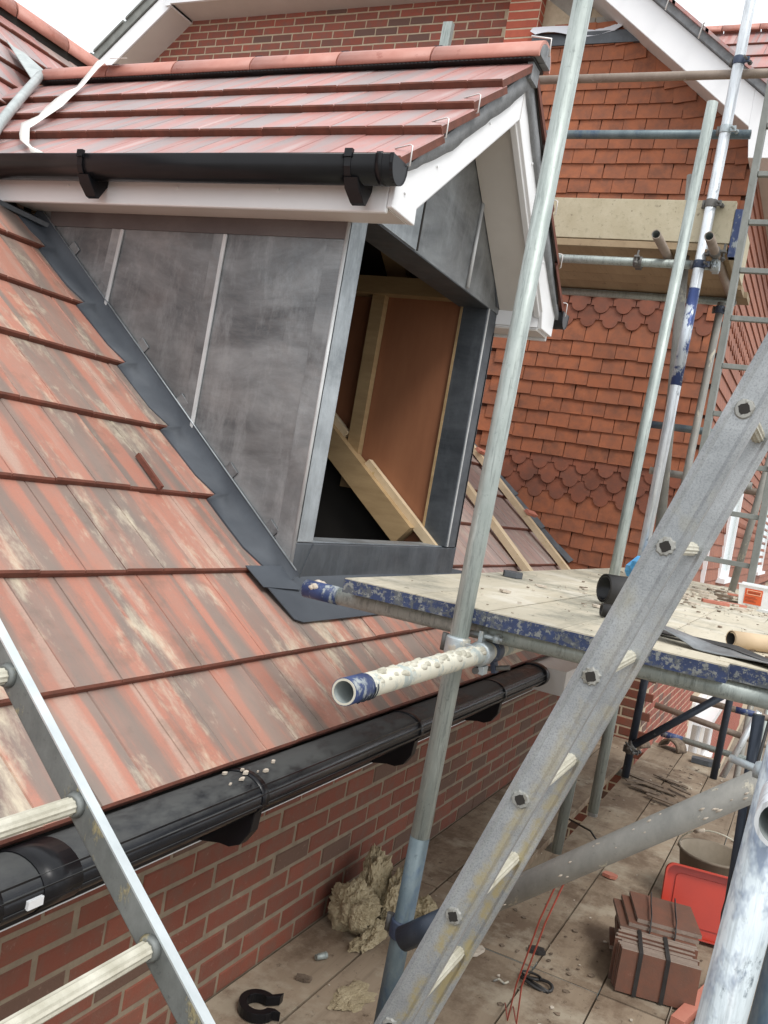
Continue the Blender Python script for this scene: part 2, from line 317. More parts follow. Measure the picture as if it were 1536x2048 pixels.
# ------------------------------------------------------------------ geometry helpers
class MB:
    """collects faces; build() links them as one mesh object"""
    def __init__(s): s.v = []; s.f = []; s.mi = []; s.sm = []
    def add(s, vs, fs, mi=0, smooth=False):
        b = len(s.v); s.v += [V(p) for p in vs]
        for f in fs: s.f.append([i + b for i in f]); s.mi.append(mi); s.sm.append(smooth)
        return s
    def box(s, lo, hi, mi=0):
        x0, y0, z0 = lo; x1, y1, z1 = hi
        return s.hexa([(x0, y0, z0), (x1, y0, z0), (x1, y1, z0), (x0, y1, z0), (x0, y0, z1), (x1, y0, z1), (x1, y1, z1), (x0, y1, z1)], mi)
    def hexa(s, p, mi=0):
        return s.add(p, [(0, 3, 2, 1), (4, 5, 6, 7), (0, 1, 5, 4), (1, 2, 6, 5), (2, 3, 7, 6), (3, 0, 4, 7)], mi)
    def beam(s, p0, p1, w, h, up=(0, 0, 1), mi=0):
        p0, p1 = V(p0), V(p1); d = (p1 - p0).normalized(); up = V(up); a = d.cross(up)
        if a.length < 1e-4: a = d.cross(V((1, 0, 0)))
        a.normalize(); u = a.cross(d); a *= w / 2; u *= h / 2
        q = [p0 - a - u, p0 + a - u, p1 + a - u, p1 - a - u, p0 - a + u, p0 + a + u, p1 + a + u, p1 - a + u]
        return s.hexa(q, mi)
    def prism(s, poly, off, mi=0, smooth=False):
        n = len(poly); poly = [V(p) for p in poly]; off = V(off)
        vs = poly + [p + off for p in poly]
        fs = [tuple(range(n))[::-1], tuple(range(n, 2 * n))]
        s.add(vs, fs, mi); b = len(s.v) - 2 * n
        for i in range(n):
            j = (i + 1) % n; s.f.append([b + i, b + j, b + j + n, b + i + n]); s.mi.append(mi); s.sm.append(smooth)
        return s
    def ring_sweep(s, pts, radii, n=12, mi=0, caps=True, squash=1.0, closed_arc=None):
        """tube along a polyline"""
        pts = [V(p) for p in pts]; m = len(pts); rings = []
        ref = None
        for i, p in enumerate(pts):
            d = (pts[min(i + 1, m - 1)] - pts[max(i - 1, 0)]).normalized()
            if ref is None: ref = V((0, 0, 1)) if abs(d.z) < .9 else V((1, 0, 0))
            a = d.cross(ref); a.normalize(); u = a.cross(d).normalized(); ref = u
            r = radii[i] if isinstance(radii, (list, tuple)) else radii
            rings.append([p + a * math.cos(t) * r + u * math.sin(t) * r * squash for t in [2 * math.pi * k / n for k in range(n)]])
        b = len(s.v)
        for rg in rings: s.v += rg
        for i in range(m - 1):
            for k in range(n):
                k2 = (k + 1) % n
                s.f.append([b + i * n + k, b + i * n + k2, b + (i + 1) * n + k2, b + (i + 1) * n + k]); s.mi.append(mi); s.sm.append(True)
        if caps:
            s.f.append([b + k for k in range(n)][::-1]); s.mi.append(mi); s.sm.append(False)
            s.f.append([b + (m - 1) * n + k for k in range(n)]); s.mi.append(mi); s.sm.append(False)
        return s
    def pipe(s, p0, p1, r, wall=0.004, n=24, mi=0, mi_in=1):
        """hollow tube, open ends"""
        p0, p1 = V(p0), V(p1); d = (p1 - p0).normalized(); ref = V((0, 0, 1)) if abs(d.z) < .9 else V((1, 0, 0))
        a = d.cross(ref).normalized(); u = a.cross(d)
        b = len(s.v)
        for rr in (r, r - wall):
            for p in (p0, p1):
                for k in range(n):
                    t = 2 * math.pi * k / n; s.v.append(p + a * math.cos(t) * rr + u * math.sin(t) * rr)
        O0, O1, I0, I1 = b, b + n, b + 2 * n, b + 3 * n
        for k in range(n):
            k2 = (k + 1) % n
            for q, m_, sm in (([O0 + k, O0 + k2, O1 + k2, O1 + k], mi, True), ([I0 + k2, I0 + k, I1 + k, I1 + k2], mi_in, True), ([O0 + k2, O0 + k, I0 + k, I0 + k2], mi, False), ([O1 + k, O1 + k2, I1 + k2, I1 + k], mi, False)):
                s.f.append(q); s.mi.append(m_); s.sm.append(sm)
        return s
    def build(s, name, mats, parent=None, bevel=0.0, base=None):
        me = bpy.data.meshes.new(name)
        if not isinstance(mats, (list, tuple)): mats = [mats]
        org = base
        if org is None:
            if parent is not None: org = parent.matrix_world.translation.copy()
            else:
                xs = [p.x for p in s.v]; ys = [p.y for p in s.v]; zs = [p.z for p in s.v]
                org = V(((min(xs) + max(xs)) / 2, (min(ys) + max(ys)) / 2, min(zs)))
        org = V(org)
        me.from_pydata([tuple(p - org) for p in s.v], [], s.f)
        for m in mats: me.materials.append(MAT[m] if isinstance(m, str) else m)
        me.polygons.foreach_set('material_index', s.mi); me.polygons.foreach_set('use_smooth', s.sm)
        bm = bmesh.new(); bm.from_mesh(me)
        if bevel:
            es = [e for e in bm.edges if len(e.link_faces) == 2 and e.calc_face_angle(0) > 0.6]
            bmesh.ops.bevel(bm, geom=es, offset=bevel, segments=2, affect='EDGES', profile=0.5)
        bmesh.ops.recalc_face_normals(bm, faces=bm.faces)
        bm.to_mesh(me); bm.free(); me.update()
        o = bpy.data.objects.new(name, me); COL.objects.link(o)
        if parent is not None:
            o.parent = parent; o.location = org - parent_world(parent)
        else: o.location = org
        WP[o.name] = org
        return o
WP = {}
def parent_world(o): return WP[o.name]
_mw = None
def tag(o, label, cat, group=None, kind=None):
    o['label'] = label
    if cat: o['category'] = cat
    if group: o['group'] = group
    if kind: o['kind'] = kind
    return o
def thing(name, label, cat, loc, group=None):
    o = bpy.data.objects.new(name, None); COL.objects.link(o); o.location = loc; o.empty_display_size = 0.1
    WP[o.name] = V(loc)
    return tag(o, label, cat, group)
def part(mb, name, mats, parent, bevel=0.0, label=None):
    o = mb.build(name, mats, parent, bevel, base=parent_world(parent))
    if label: o['label'] = label
    return o
def struct(mb, name, mats):
    o = mb.build(name, mats); o['kind'] = 'structure'; return o
def piece(name, me, parent, mw):
    """instance of a shared mesh, mw = world matrix"""
    o = bpy.data.objects.new(name, me); COL.objects.link(o); o.parent = parent
    o.matrix_basis = Matrix.Translation(-parent_world(parent)) @ mw
    return o
def frame_m(x, y, z, p):
    m = Matrix.Identity(4)
    for i, a in enumerate((x, y, z)):
        for k in range(3): m[k][i] = a[k]
    m.translation = p
    return m

# ------------------------------------------------------------------ ground
g = MB(); N = 28
for i in range(N + 1):
    for j in range(N + 1):
        x = -60 + 120 * i / N; y = -40 + 140 * j / N
        g.v.append(V((x, y, -4.3 + 0.05 * noise.noise(V((x * .3, y * .3, 0))))))
for i in range(N):
    for j in range(N):
        a = i * (N + 1) + j; g.f.append([a, a + N + 1, a + N + 2, a + 1]); g.mi.append(0); g.sm.append(True)
struct(g, 'ground', 'soil')

# ------------------------------------------------------------------ near house with the tiled roof
TH = R(39.375); CS, SN = math.cos(TH), math.sin(TH)
NRM = V((SN, 0, CS)); SL = V((-CS, 0, SN)); YA = V((0, 1, 0))
RC = -1.385
def rp(y, s, h=0.0): return NRM * (RC + h) + SL * s + YA * y
def roof_z(x): return (RC - SN * x) / CS
house = thing('brick_house', 'near red brick house with large weathered concrete roof tiles and a black gutter', 'house', (-1.45, 4.0, -4.3))

wall = MB()
wall.box((-1.65, -0.6, -4.3), (-1.3920, 7.2, -0.99))
wall = part(wall, 'wall', 'mortar', house)
_bv = []
def brick_mesh(name, w, h, d, mat):
    """x along wall, y outwards (towards -y), z up; front face at y=0"""
    b = MB(); c = 0.004
    f = [(-w / 2 + c, 0, -h / 2 + c), (w / 2 - c, 0, -h / 2 + c), (w / 2 - c, 0, h / 2 - c), (-w / 2 + c, 0, h / 2 - c)]
    r = [(-w / 2, c, -h / 2), (w / 2, c, -h / 2), (w / 2, c, h / 2), (-w / 2, c, h / 2)]
    k = [(-w / 2, d, -h / 2), (w / 2, d, -h / 2), (w / 2, d, h / 2), (-w / 2, d, h / 2)]
    jt = random.Random(hash(name) % 97 + int(w * 1e4) + len(_bv)); _bv.append(0)
    J = [(jt.uniform(-.0022, .0022), jt.uniform(-.0022, .0022)) for _ in range(4)]
    f = [(p[0] + q[0], p[1] + jt.uniform(0, .0012), p[2] + q[1]) for p, q in zip(f, J)]; r = [(p[0] + q[0] * .8, p[1], p[2] + q[1] * .8) for p, q in zip(r, J)]
    b.v = [V(p) for p in f + r + k]
    b.f = [[0, 1, 2, 3]] + [[i, i + 4, (i + 1) % 4 + 4, (i + 1) % 4] for i in range(4)] + [[i + 4, i + 8, (i + 1) % 4 + 8, (i + 1) % 4 + 4] for i in range(4)] + [[11, 10, 9, 8]]
    b.mi = [0] * len(b.f); b.sm = [False] * len(b.f)
    o = b.build(name, mat, base=(0, 0, 0)); me = o.data; bpy.data.objects.remove(o); return me
BR = brick_mesh('brick', 0.2115, 0.0615, 0.014, 'brick')
BRV = [BR] + [brick_mesh('brick', 0.2115, 0.0615, 0.014, 'brick') for _ in range(5)]
fx = frame_m(V((0, 1, 0)), V((-1, 0, 0)), V((0, 0, 1)), V())     # faces +X
for k in range(9):
    z = -1.05 - 0.0745 * k - 0.0
    if z < -1.64: break
    for i in range(29):
        y = 0.70 + 0.225 * i + (0.1125 if k % 2 else 0) + 0.05
        if y > 7.12: continue
        m = fx.copy(); m.translation = V((-1.388 + random.uniform(-.002, .0015), y + random.uniform(-.003, .003), z + random.uniform(-.0015, .0015)))
        piece('brick', random.choice(BRV), wall, m @ Matrix.Rotation(random.uniform(-.008, .008), 4, 'Y'))

# roof body: decking under the tiles, left open where the dormer stands
RIDGE_S = 5.94
deck = MB()
def slab(y0, y1, s0, s1, h0=-0.075, h1=-0.045):
    deck.hexa([rp(y0, s0, h0), rp(y1, s0, h0), rp(y1, s1, h0), rp(y0, s1, h0), rp(y0, s0, h1), rp(y1, s0, h1), rp(y1, s1, h1), rp(y0, s1, h1)])
slab(-0.6, 2.86, 0.47, RIDGE_S); slab(2.86, 4.43, 0.47, 1.05); slab(4.43, 7.1, 0.47, RIDGE_S); slab(2.86, 4.43, 4.3, RIDGE_S)
roof = part(deck, 'roof', 'dark', house)
# far slope so the roof is closed from behind
bk = MB(); rx = rp(0, RIDGE_S).x; rz = rp(0, RIDGE_S).z
bk.hexa([(rx, -.6, rz - .06), (rx, 7.1, rz - .06), (rx - 4, 7.1, rz - 3.3), (rx - 4, -.6, rz - 3.3), (rx, -.6, rz - .02), (rx, 7.1, rz - .02), (rx - 4, 7.1, rz - 3.26), (rx - 4, -.6, rz - 3.26)])
part(bk, 'back_slope', 'tile_pale', roof)
gw = MB(); gw.prism([(-1.4, -0.6, -4.3), (-1.4, -0.6, -0.85), (rx, -0.6, rz - .1), (rx - 4, -0.6, rz - 3.4), (rx - 4, -0.6, -4.3)], (0, .2, 0))
part(gw, 'gable_wall', 'brick', house)

def tile_mesh(name, w, l, th, mats, groove=True, tilt=None):
    """x across, y up the slope, z out; nose at y=0 with its top edge at z=0"""
    t = -th if tilt is None else tilt
    hw = w / 2; gz = -0.005 if groove else 0.0
    prof = [(-hw, -0.005), (-hw + .003, 0), (-.0028, 0), (-.0012, gz), (.0012, gz), (.0028, 0), (hw - .003, 0), (hw, -0.005)]
    rows = [(0.0, -0.005), (0.006, 0.0), (l, t)]
    b = MB(); n = len(prof)
    for (y, dz) in rows:
        for (x, z) in prof: b.v.append(V((x, y, z + dz)))
    for r_ in range(2):
        for i in range(n - 1):
            a = r_ * n + i; b.f.append([a, a + 1, a + n + 1, a + n]); b.mi.append(0 if r_ else 1); b.sm.append(False)
    o = len(b.v)
    b.v += [V((-hw, 0.001, -th)), V((hw, 0.001, -th)), V((-hw, l, t - th)), V((hw, l, t - th))]
    b.f.append([o, o + 1] + [i for i in range(n - 1, -1, -1)]); b.mi.append(1); b.sm.append(False)
    b.f.append([o, 0, n, 2 * n, o + 2]); b.mi.append(1); b.sm.append(False)
    b.f.append([o + 1, o + 3, 3 * n - 1, 2 * n - 1, n - 1]); b.mi.append(1); b.sm.append(False)
    ob = b.build(name, mats, base=(0, 0, 0)); me = ob.data; bpy.data.objects.remove(ob); return me
TW = 0.3185; TL = 0.395
_tc = {}
def tmesh(w, l=TL, mat='tile_main', th=0.026, groove=True):
    key = (round(w, 3), round(l, 3), mat, th, groove)
    if key not in _tc: _tc[key] = tile_mesh('roof_tile', w - 0.0012, l, th, [mat, 'tile_edge'], groove and w > .28)
    return _tc[key]
SK = [0.470] + [0.760 + 0.3465 * k for k in range(15)]
CHK = 2.735          # where the tiles stop against the dormer side
n_t = 0; far_stuff = MB()
for k, s in enumerate(SK):
    nxt = SK[k + 1] if k + 1 < len(SK) else RIDGE_S
    off = [.0675, .0165, .1185, .065, .13, .05, .15, .02, .11, .06, .14, .03, .1, .05, .12, .0][k]
    y_lo = 0.55 if k < 7 else (1.3 if k < 10 else 2.2)
    l = min(nxt - s + 0.06, RIDGE_S - s)
    i0 = 0
    for i in range(-1, 24):
        y0 = off + TW * i; y1 = y0 + TW
        if y1 < y_lo or y0 > 7.05: continue
        y1 = min(y1, 7.06)
        segs = [(y0, y1)]
        if k >= 2 and s < 4.0:
            segs = []
            if y0 < CHK: segs.append((y0, min(y1, CHK + .03)))
            if y1 > 4.50: segs.append((max(y0, 4.48), y1))
        for (a, b_) in segs:
            if b_ - a < 0.05: continue
            if k >= 8 and a > 4.9: continue                # hidden behind the dormer roof
            mt = 'tile_pale' if (a > 4.4 and k >= 1) else ('tile_new' if k >= 9 else 'tile_main')
            me = tmesh(b_ - a, round(l, 3), mt)
            h = random.uniform(-.002, .004); rot = random.uniform(-.005, .005)
            p = rp((a + b_) / 2, s, h)
            m = frame_m(YA, SL, NRM, p) @ Matrix.Rotation(rot, 4, 'Z')
            piece('roof_tile', me, roof, m); n_t += 1
# snapped-off tile sliver by the flashing
sl = MB(); a0 = rp(2.20, 1.79 - .02, .006)
sl.beam(rp(2.435, 1.61, .004), rp(2.425, 1.448, .014), 0.012, 0.018, NRM)
part(sl, 'tile_sliver', 'tile_edge', roof)
# ridge
def half_round(mb, p0, p1, r, th=0.012, n=10, a0=-8, a1=188, mi=0, drop=1.0):
    p0, p1 = V(p0), V(p1); d = (p1 - p0).normalized(); a = d.cross(V((0, 0, 1))).normalized(); u = V((0, 0, 1))
    b = len(mb.v)
    for p in (p0, p1):
        for rr in (r, r - th):
            for k in range(n + 1):
                t = R(a0 + (a1 - a0) * k / n); mb.v.append(p + a * math.cos(t) * rr + u * math.sin(t) * rr * drop)
    m = n + 1
    for k in range(n):
        for q, sm in (([b + k, b + k + 1, b + 2 * m + k + 1, b + 2 * m + k], True), ([b + m + k + 1, b + m + k, b + 3 * m + k, b + 3 * m + k + 1], True), ([b + k + 1, b + k, b + m + k, b + m + k + 1], False), ([b + 2 * m + k, b + 2 * m + k + 1, b + 3 * m + k + 1, b + 3 * m + k], False)):
            mb.f.append(q); mb.mi.append(mi); mb.sm.append(sm)
    for k in (0, n):
        mb.f.append([b + k, b + m + k, b + 3 * m + k, b + 2 * m + k]); mb.mi.append(mi); mb.sm.append(False)
for i in range(8):
    y0 = 2.9 + 0.46 * i
    r_ = MB(); half_round(r_, (rx, y0, rz - .035), (rx, y0 + .445, rz - .035), 0.12 + (0.002 if i % 2 else 0))
    part(r_, 'ridge_tile', 'ridge', roof)
ch = MB(); ch.box((rx - .09, 2.8, rz - .10), (rx + .09, 7.1, rz - .035)); part(ch, 'ridge_bedding', 'dark', roof)

# eaves: fascia, soffit, gutter
fa = MB(); fa.box((-1.31, -0.6, -.985), (-1.29, 7.05, -0.80)); part(fa, 'fascia', 'black_pvc', house)
so = MB(); so.box((-1.392, -0.6, -.9885), (-1.2895, 7.05, -.9855)); part(so, 'soffit', 'white', house)
GUT_END = 4.62
def gutter(mb, p0, p1, r, depth, th=0.003, n=14, lip=0.006, out=V((1, 0, 0))):
    """open trough, rim at the given line"""
    p0, p1 = V(p0), V(p1); b = len(mb.v); prof = []
    for k in range(n + 1):
        t = math.pi * k / n; prof.append((math.cos(t) * r, -math.sin(t) ** 0.75 * depth))
    inner = [(x * (r - th) / r, z * (depth - th) / depth) for x, z in prof]
    prof = [(r, lip)] + prof + [(-r, lip)]; inner = [(r - th, lip)] + inner + [(-r + th, lip)]
    m = len(prof)
    for p in (p0, p1):
        for q in (prof, inner):
            for (x, z) in q: mb.v.append(p + out * x + V((0, 0, z)))
    for k in range(m - 1):
        for q in ([b + k, b + k + 1, b + 2 * m + k + 1, b + 2 * m + k], [b + m + k + 1, b + m + k, b + 3 * m + k, b + 3 * m + k + 1]):
            mb.f.append(q); mb.mi.append(0); mb.sm.append(True)
        for q in ([b + k + 1, b + k, b + m + k, b + m + k + 1], [b + 2 * m + k, b + 2 * m + k + 1, b + 3 * m + k + 1, b + 3 * m + k]):
            mb.f.append(q); mb.mi.append(0); mb.sm.append(False)
    for k in (0, m - 1):
        mb.f.append([b + k, b + m + k, b + 3 * m + k, b + 2 * m + k]); mb.mi.append(0); mb.sm.append(False)
    return prof
GX, GZ = -1.200, -0.832
def end_cap(mb, p, r, depth, out, d, th=0.012):
    pts = [V(p) + out * math.cos(math.pi * k / 12) * r + V((0, 0, -math.sin(math.pi * k / 12) ** 0.75 * depth)) for k in range(13)]
    mb.prism(pts, V(d) * th)
def oval(y0, y1, rx_, rz_, n=28):
    m = MB()
    for y in (y0, y1):
        for k in range(n):
            a = 2 * math.pi * k / n; m.v.append(V((GX + math.cos(a) * rx_, y, GZ + math.sin(a) * rz_)))
    for k in range(n): k2 = (k + 1) % n; m.f.append([k, k2, n + k2, n + k]); m.mi.append(0); m.sm.append(True)
    m.f.append(list(range(n))); m.f.append(list(range(n, 2 * n))); m.mi += [0, 0]; m.sm += [False, False]
    return m
gut = part(oval(-0.6, GUT_END, .074, .052), 'gutter', 'black_wet', house)
m = MB()
for an in (18, 40, -12):
    c_ = V((GX + math.cos(R(an)) * .0745, -.6, GZ + math.sin(R(an)) * .0515)); m.beam(c_, c_ + V((0, GUT_END + .6, 0)), .0045, .0045)
part(m, 'front_ridge', 'black_wet', gut)
part(oval(GUT_END - .05, GUT_END + .012, .080, .060), 'end_cap', 'black_pvc', gut)
def bracket(y, parent):
    part(oval(y, y + .030, .0765, .0548), 'bracket_clip', 'black_pvc', parent)
    b = MB(); b.prism([(-1.289, y, -0.86), (GX + .060, y, GZ - .030), (GX + .055, y, GZ - .085), (GX + .030, y, GZ - .125), (GX, y, GZ - .140), (GX - .03, y, GZ - .140), (-1.289, y, -0.985)], (0, .035, 0))
    part(b, 'bracket', 'black_pvc', parent, bevel=.002)
for y in (1.12, 1.95, 2.95, 3.90): bracket(y, gut)
part(oval(1.24, 1.335, .0765, .0548), 'union_joint', 'black_pvc', gut)
tp = MB(); tp.box((-1.128, 1.20, -0.842), (-1.120, 1.235, -0.826)); part(tp, 'white_sticker', 'white', gut)
lm = MB()
for i in range(9):
    y = random.gauss(1.98, .07); a = R(random.uniform(60, 110)); r_ = random.uniform(.003, .008)
    c = V((GX + math.cos(a) * .073, y, GZ + math.sin(a) * .054))
    lm.prism([c + V((math.cos(k * 1.26 + i) * r_ * random.uniform(.6, 1.2), math.sin(k * 1.26 + i) * r_ * random.uniform(.7, 1.7), 0)) for k in range(5)], (.001, 0, r_ * .5 + .003))
o = part(lm, 'mortar_crumbs', 'debris_pale', gut); o['kind'] = 'stuff'
# white eaves return and lead corner beyond the gutter end
ev = MB(); ev.box((-1.30, 4.72, -0.93), (-1.06, 7.0, -0.80)); part(ev, 'eaves_return', 'soffit', house)
# lumps of mortar lying in the gutter
lm = MB()
for i in range(40):
    y = random.gauss(1.93, .09) if i < 30 else random.uniform(1.2, 4.2); x = GX + random.uniform(-.04, .04); r_ = random.uniform(.003, .009)
    lm.prism([(x + math.cos(k * 1.26 + i) * r_ * random.uniform(.6, 1.2), y + math.sin(k * 1.26 + i) * r_ * random.uniform(.7, 1.7), GZ - .024) for k in range(5)], (.001, 0, r_ * .7 + .004))
o = part(lm, 'mortar_crumbs', 'debris_pale', gut); o['kind'] = 'stuff'
# ------------------------------------------------------------------ dormer
YC, YR, XF = 2.83, 4.46, -1.686
dorm = thing('dormer_window', 'lead clad dormer with open unglazed window, white bargeboards and new tiled gable roof', 'dormer', (-2.3, 3.645, -0.4))
HEAD = 0.965
ck = MB()
ck.prism([(XF, YC, roof_z(XF) - .1), (XF, YC, .905), (-3.2, YC, .905), (-3.2, YC, roof_z(-3.2) - .1)], (0, .02, 0))
cheek = part(ck, 'cheek', 'lead', dorm)
ck = MB()
ck.prism([(XF, YR, roof_z(XF) - .1), (XF, YR, .87), (-3.2, YR, .87), (-3.2, YR, roof_z(-3.2) - .1)], (0, -.02, 0))
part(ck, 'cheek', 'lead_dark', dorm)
# top cover strip, seams, overlaps on the near cheek
st = MB(); st.box((-3.14, YC - .006, .838), (XF - .001, YC - .0005, .899)); part(st, 'cover_strip', 'lead_strip', cheek)
def seam(x0, z0, x1, z1, wd=.022, name='seam'):
    m = MB(); m.beam((x0 - .03, YC - .003, z0), (x1 - .03, YC - .003, z1), .05, .005, (0, 1, 0)); 
    part(m, 'lap', 'lead', cheek)
    m = MB(); m.beam((x0, YC - .005, z0), (x1, YC - .005, z1), .017, .008, (0, 1, 0)); part(m, name, 'lead_seam', cheek, bevel=.002)
seam(-2.73, .836, -2.755, roof_z(-2.755) + .05, .020); seam(-2.214, .836, -2.222, roof_z(-2.222) + .05, .020)
# corner roll at the front and bright corner panel
cr = MB(); cr.ring_sweep([(XF + .001, YC - .001, -.40), (XF + .001, YC - .001, .898)], .007, 8); part(cr, 'corner_roll', 'lead_seam', cheek)
m = MB(); m.box((XF - .075, YC - .005, -.33), (XF - .002, YC - .001, .832)); part(m, 'corner_strip', 'lead', cheek)
# lead clips along the flashing
for x in (-3.02, -2.83, -2.57, -2.33, -2.05, -1.83):
    z = roof_z(x) + .03
    m = MB(); a = V((x, YC - .004, z)); m.beam(a + V((-.005, 0, -.02)), a + V((.055, 0, .045)), .055, .004, (0, 1, 0)); part(m, 'lead_clip', 'lead', cheek, bevel=.003)
# stepped flashing laid over the tiles
fl = MB(); row_o = []; row_i = []; row_t = []
pts = []
s_ = 1.07
stops = [s for s in SK if 1.1 <= s < 3.3]
ss = [1.035]
for s in stops:
    for ds in (-.004, .004, .10, .22): ss.append(s + ds)
ss = sorted(x for x in ss if x < 3.15)
for s in ss:
    k = max([q for q in SK if q <= s + 1e-6]); fr = (s - k) / .3465
    h = -0.021 * fr + 0.007
    wob = .003 * math.sin(s * 9) + .004 * noise.noise(V((s * 5, 0, 0)))
    edge = 2.70 + .02 * (s - 1) + wob + (.035 if fr < .05 else 0.0)
    row_o.append(rp(edge, s, h)); row_i.append(rp(YC - .012, s, h + .006)); row_t.append(rp(YC - .008, s, .06))
n = len(ss)
fl.v = row_o + row_i + row_t + [p - NRM * .03 for p in row_o]
for i in range(n - 1):
    fl.f += [[i, i + 1, n + i + 1, n + i], [n + i, n + i + 1, 2 * n + i + 1, 2 * n + i], [3 * n + i, 3 * n + i + 1, i + 1, i]]; fl.mi += [0, 0, 0]; fl.sm += [True, True, False]
part(fl, 'side_flashing', 'flashing', dorm)
m = MB(); m.ring_sweep([rp(YC - .008, 1.05, .058), rp(YC - .008, 3.1, .058)], .003, 6); part(m, 'flashing_bead', 'lead_bright', dorm)
# lead apron under the sill
ap = MB(); A = [rp(2.66, 1.03, .010), rp(2.70, .88, .006), rp(2.74, .862, .008), rp(3.3, .857, .009), rp(4.0, .86, .007), rp(4.62, .86, .008), rp(4.66, 1.06, .012), rp(4.46, 1.075, .02), rp(2.83, 1.075, .02)]
ap.prism(A, -NRM * .004); part(ap, 'apron', 'flashing', dorm)
fr_ = MB(); fr_.prism([rp(2.63, 1.12, .004), rp(2.64, 1.02, .010), rp(2.84, .99, .022), rp(2.84, 1.10, .024)], -NRM * .003); part(fr_, 'apron_lap', 'flashing', dorm)
# front: two jambs, sill, gable panel
def fbox(y0, y1, z0, z1, name, mat, x0=XF - .14, x1=XF, bevel=.004):
    m = MB(); m.box((x0, y0, z0), (x1, y1, z1)); return part(m, name, mat, dorm, bevel)
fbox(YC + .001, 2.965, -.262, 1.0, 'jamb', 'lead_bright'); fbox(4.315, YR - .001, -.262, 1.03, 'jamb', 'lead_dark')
fbox(YC + .001, YR - .001, roof_z(XF) - .01, -.264, 'sill', 'lead_dark', x1=XF + .002)
m = MB(); m.box((XF - .13, 2.96, -.2635), (XF - .02, 4.31, -.259)); part(m, 'sill_cap', 'lead_bright', dorm)
m = MB(); m.beam((XF + .003, 2.90, -.40), (XF + .003, 2.962, -.266), .006, .006); part(m, 'mitre', 'lead_dark', dorm)
m = MB(); m.box((XF - .004, 4.322, -.258), (XF + .004, 4.334, .98)); part(m, 'jamb_edge', 'lead_seam', dorm)
APY, APZ = 3.66, 1.90
TD = math.tan(TH)
m = MB(); m.prism([(XF + .006, YC, HEAD), (XF + .006, YR + .01, HEAD), (XF + .006, YR + .01, 1.13), (XF + .006, APY, 1.80), (XF + .006, YC, 1.13)], (-.03, 0, 0))
gab = part(m, 'gable_panel', 'lead', dorm)
for (ya, za, yb, zb) in ((3.385, 1.44, 3.383, HEAD), ):
    m = MB(); m.beam((XF + .009, ya, za), (XF + .009, yb, zb + .005), .012, .006, (1, 0, 0)); part(m, 'lap_joint', 'dark', gab)
    m = MB(); m.prism([(XF + .0065, 2.86, HEAD + .002), (XF + .0065, 3.372, HEAD + .002), (XF + .0065, 3.372, 1.50), (XF + .0065, 2.86, 1.10)], (.0045, 0, 0)); part(m, 'lead_panel', 'lead_bright', gab)
m = MB(); m.ring_sweep([(XF + .012, 3.985, 1.42), (XF + .014, 3.97, HEAD + .01)], .009, 8); part(m, 'seam', 'lead_seam', gab)
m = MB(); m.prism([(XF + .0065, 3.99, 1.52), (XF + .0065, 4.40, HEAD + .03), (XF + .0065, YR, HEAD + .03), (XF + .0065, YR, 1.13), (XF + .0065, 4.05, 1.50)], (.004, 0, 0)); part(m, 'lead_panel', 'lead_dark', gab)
m = MB(); m.box((XF - .16, 2.968, HEAD - .004), (XF + .004, 4.312, HEAD + .03)); part(m, 'head_lining', 'lead_dark', dorm)
# inside of the dormer
m = MB(); m.box((-2.26, 4.33, -1.0), (-1.827, 4.345, .985)); part(m, 'plywood_lining', 'ply', dorm)
m = MB(); m.box((-3.3, 4.36, -1.0), (-2.32, 4.375, .985)); part(m, 'plywood_lining', 'ply', dorm)
m = MB(); m.box((-1.835, 4.312, -.26), (-1.822, 4.35, .985)); part(m, 'plywood_edge', 'timber', dorm)
m = MB(); m.prism([(-3.29, 4.326, roof_z(-3.29) - .10), (-1.83, 4.326, roof_z(-1.83) - .10), (-1.83, 4.326, -1.0), (-3.29, 4.326, -1.0)], (0, .003, 0)); part(m, 'loft_shade_panel', 'dark', dorm)  # near-black sheet over the plywood, painted shade below the trimmer
m = MB(); m.box((-2.335, 4.285, -.05), (-2.262, 4.36, .99)); part(m, 'stud', 'timber', dorm)
m = MB(); m.box((-3.3, 4.25, .985), (-1.72, 4.375, 1.075)); part(m, 'wall_plate', 'timber', dorm)
m = MB(); m.box((-3.3, 2.86, .90), (-1.72, 2.95, .99)); part(m, 'wall_plate', 'timber', dorm)
m = MB(); m.beam((-2.62, 4.27, roof_z(-2.62) - .01), (-1.90, 4.27, roof_z(-1.90) - .01), .09, .125, (0, 0, 1)); part(m, 'trimmer', 'timber', dorm)
m = MB(); m.beam((-2.20, 4.30, roof_z(-2.20) + .085), (-1.70, 4.30, roof_z(-1.70) + .085), .045, .045, (0, 0, 1)); part(m, 'firring', 'batten', dorm)
m = MB(); m.beam((-2.75, 4.30, roof_z(-2.75) + .085), (-2.35, 4.30, roof_z(-2.35) + .085), .045, .045, (0, 0, 1)); part(m, 'firring', 'batten', dorm)
for x in (-2.28, -2.75):
    for sg in (-1, 1):
        m = MB(); m.beam((x, APY, APZ - .13), (x, APY + sg * .86, APZ - .13 - .86 * TD), .045, .12, (1, 0, 0)); part(m, 'rafter', 'timber', dorm)
m = MB(); m.prism([(-4.5, 2.72, APZ - .055 - .94 * TD), (-4.5, APY, APZ - .055), (-4.5, 4.60, APZ - .055 - .94 * TD), (-4.5, 4.60, APZ - .035 - .94 * TD), (-4.5, APY, APZ - .035), (-4.5, 2.72, APZ - .035 - .94 * TD)], (3.08, 0, 0)); part(m, 'roof_felt', 'dark', dorm)
m = MB(); m.box((-3.35, 2.86, -1.0), (-3.30, 4.4, .98)); part(m, 'back_partition', 'dark', dorm)
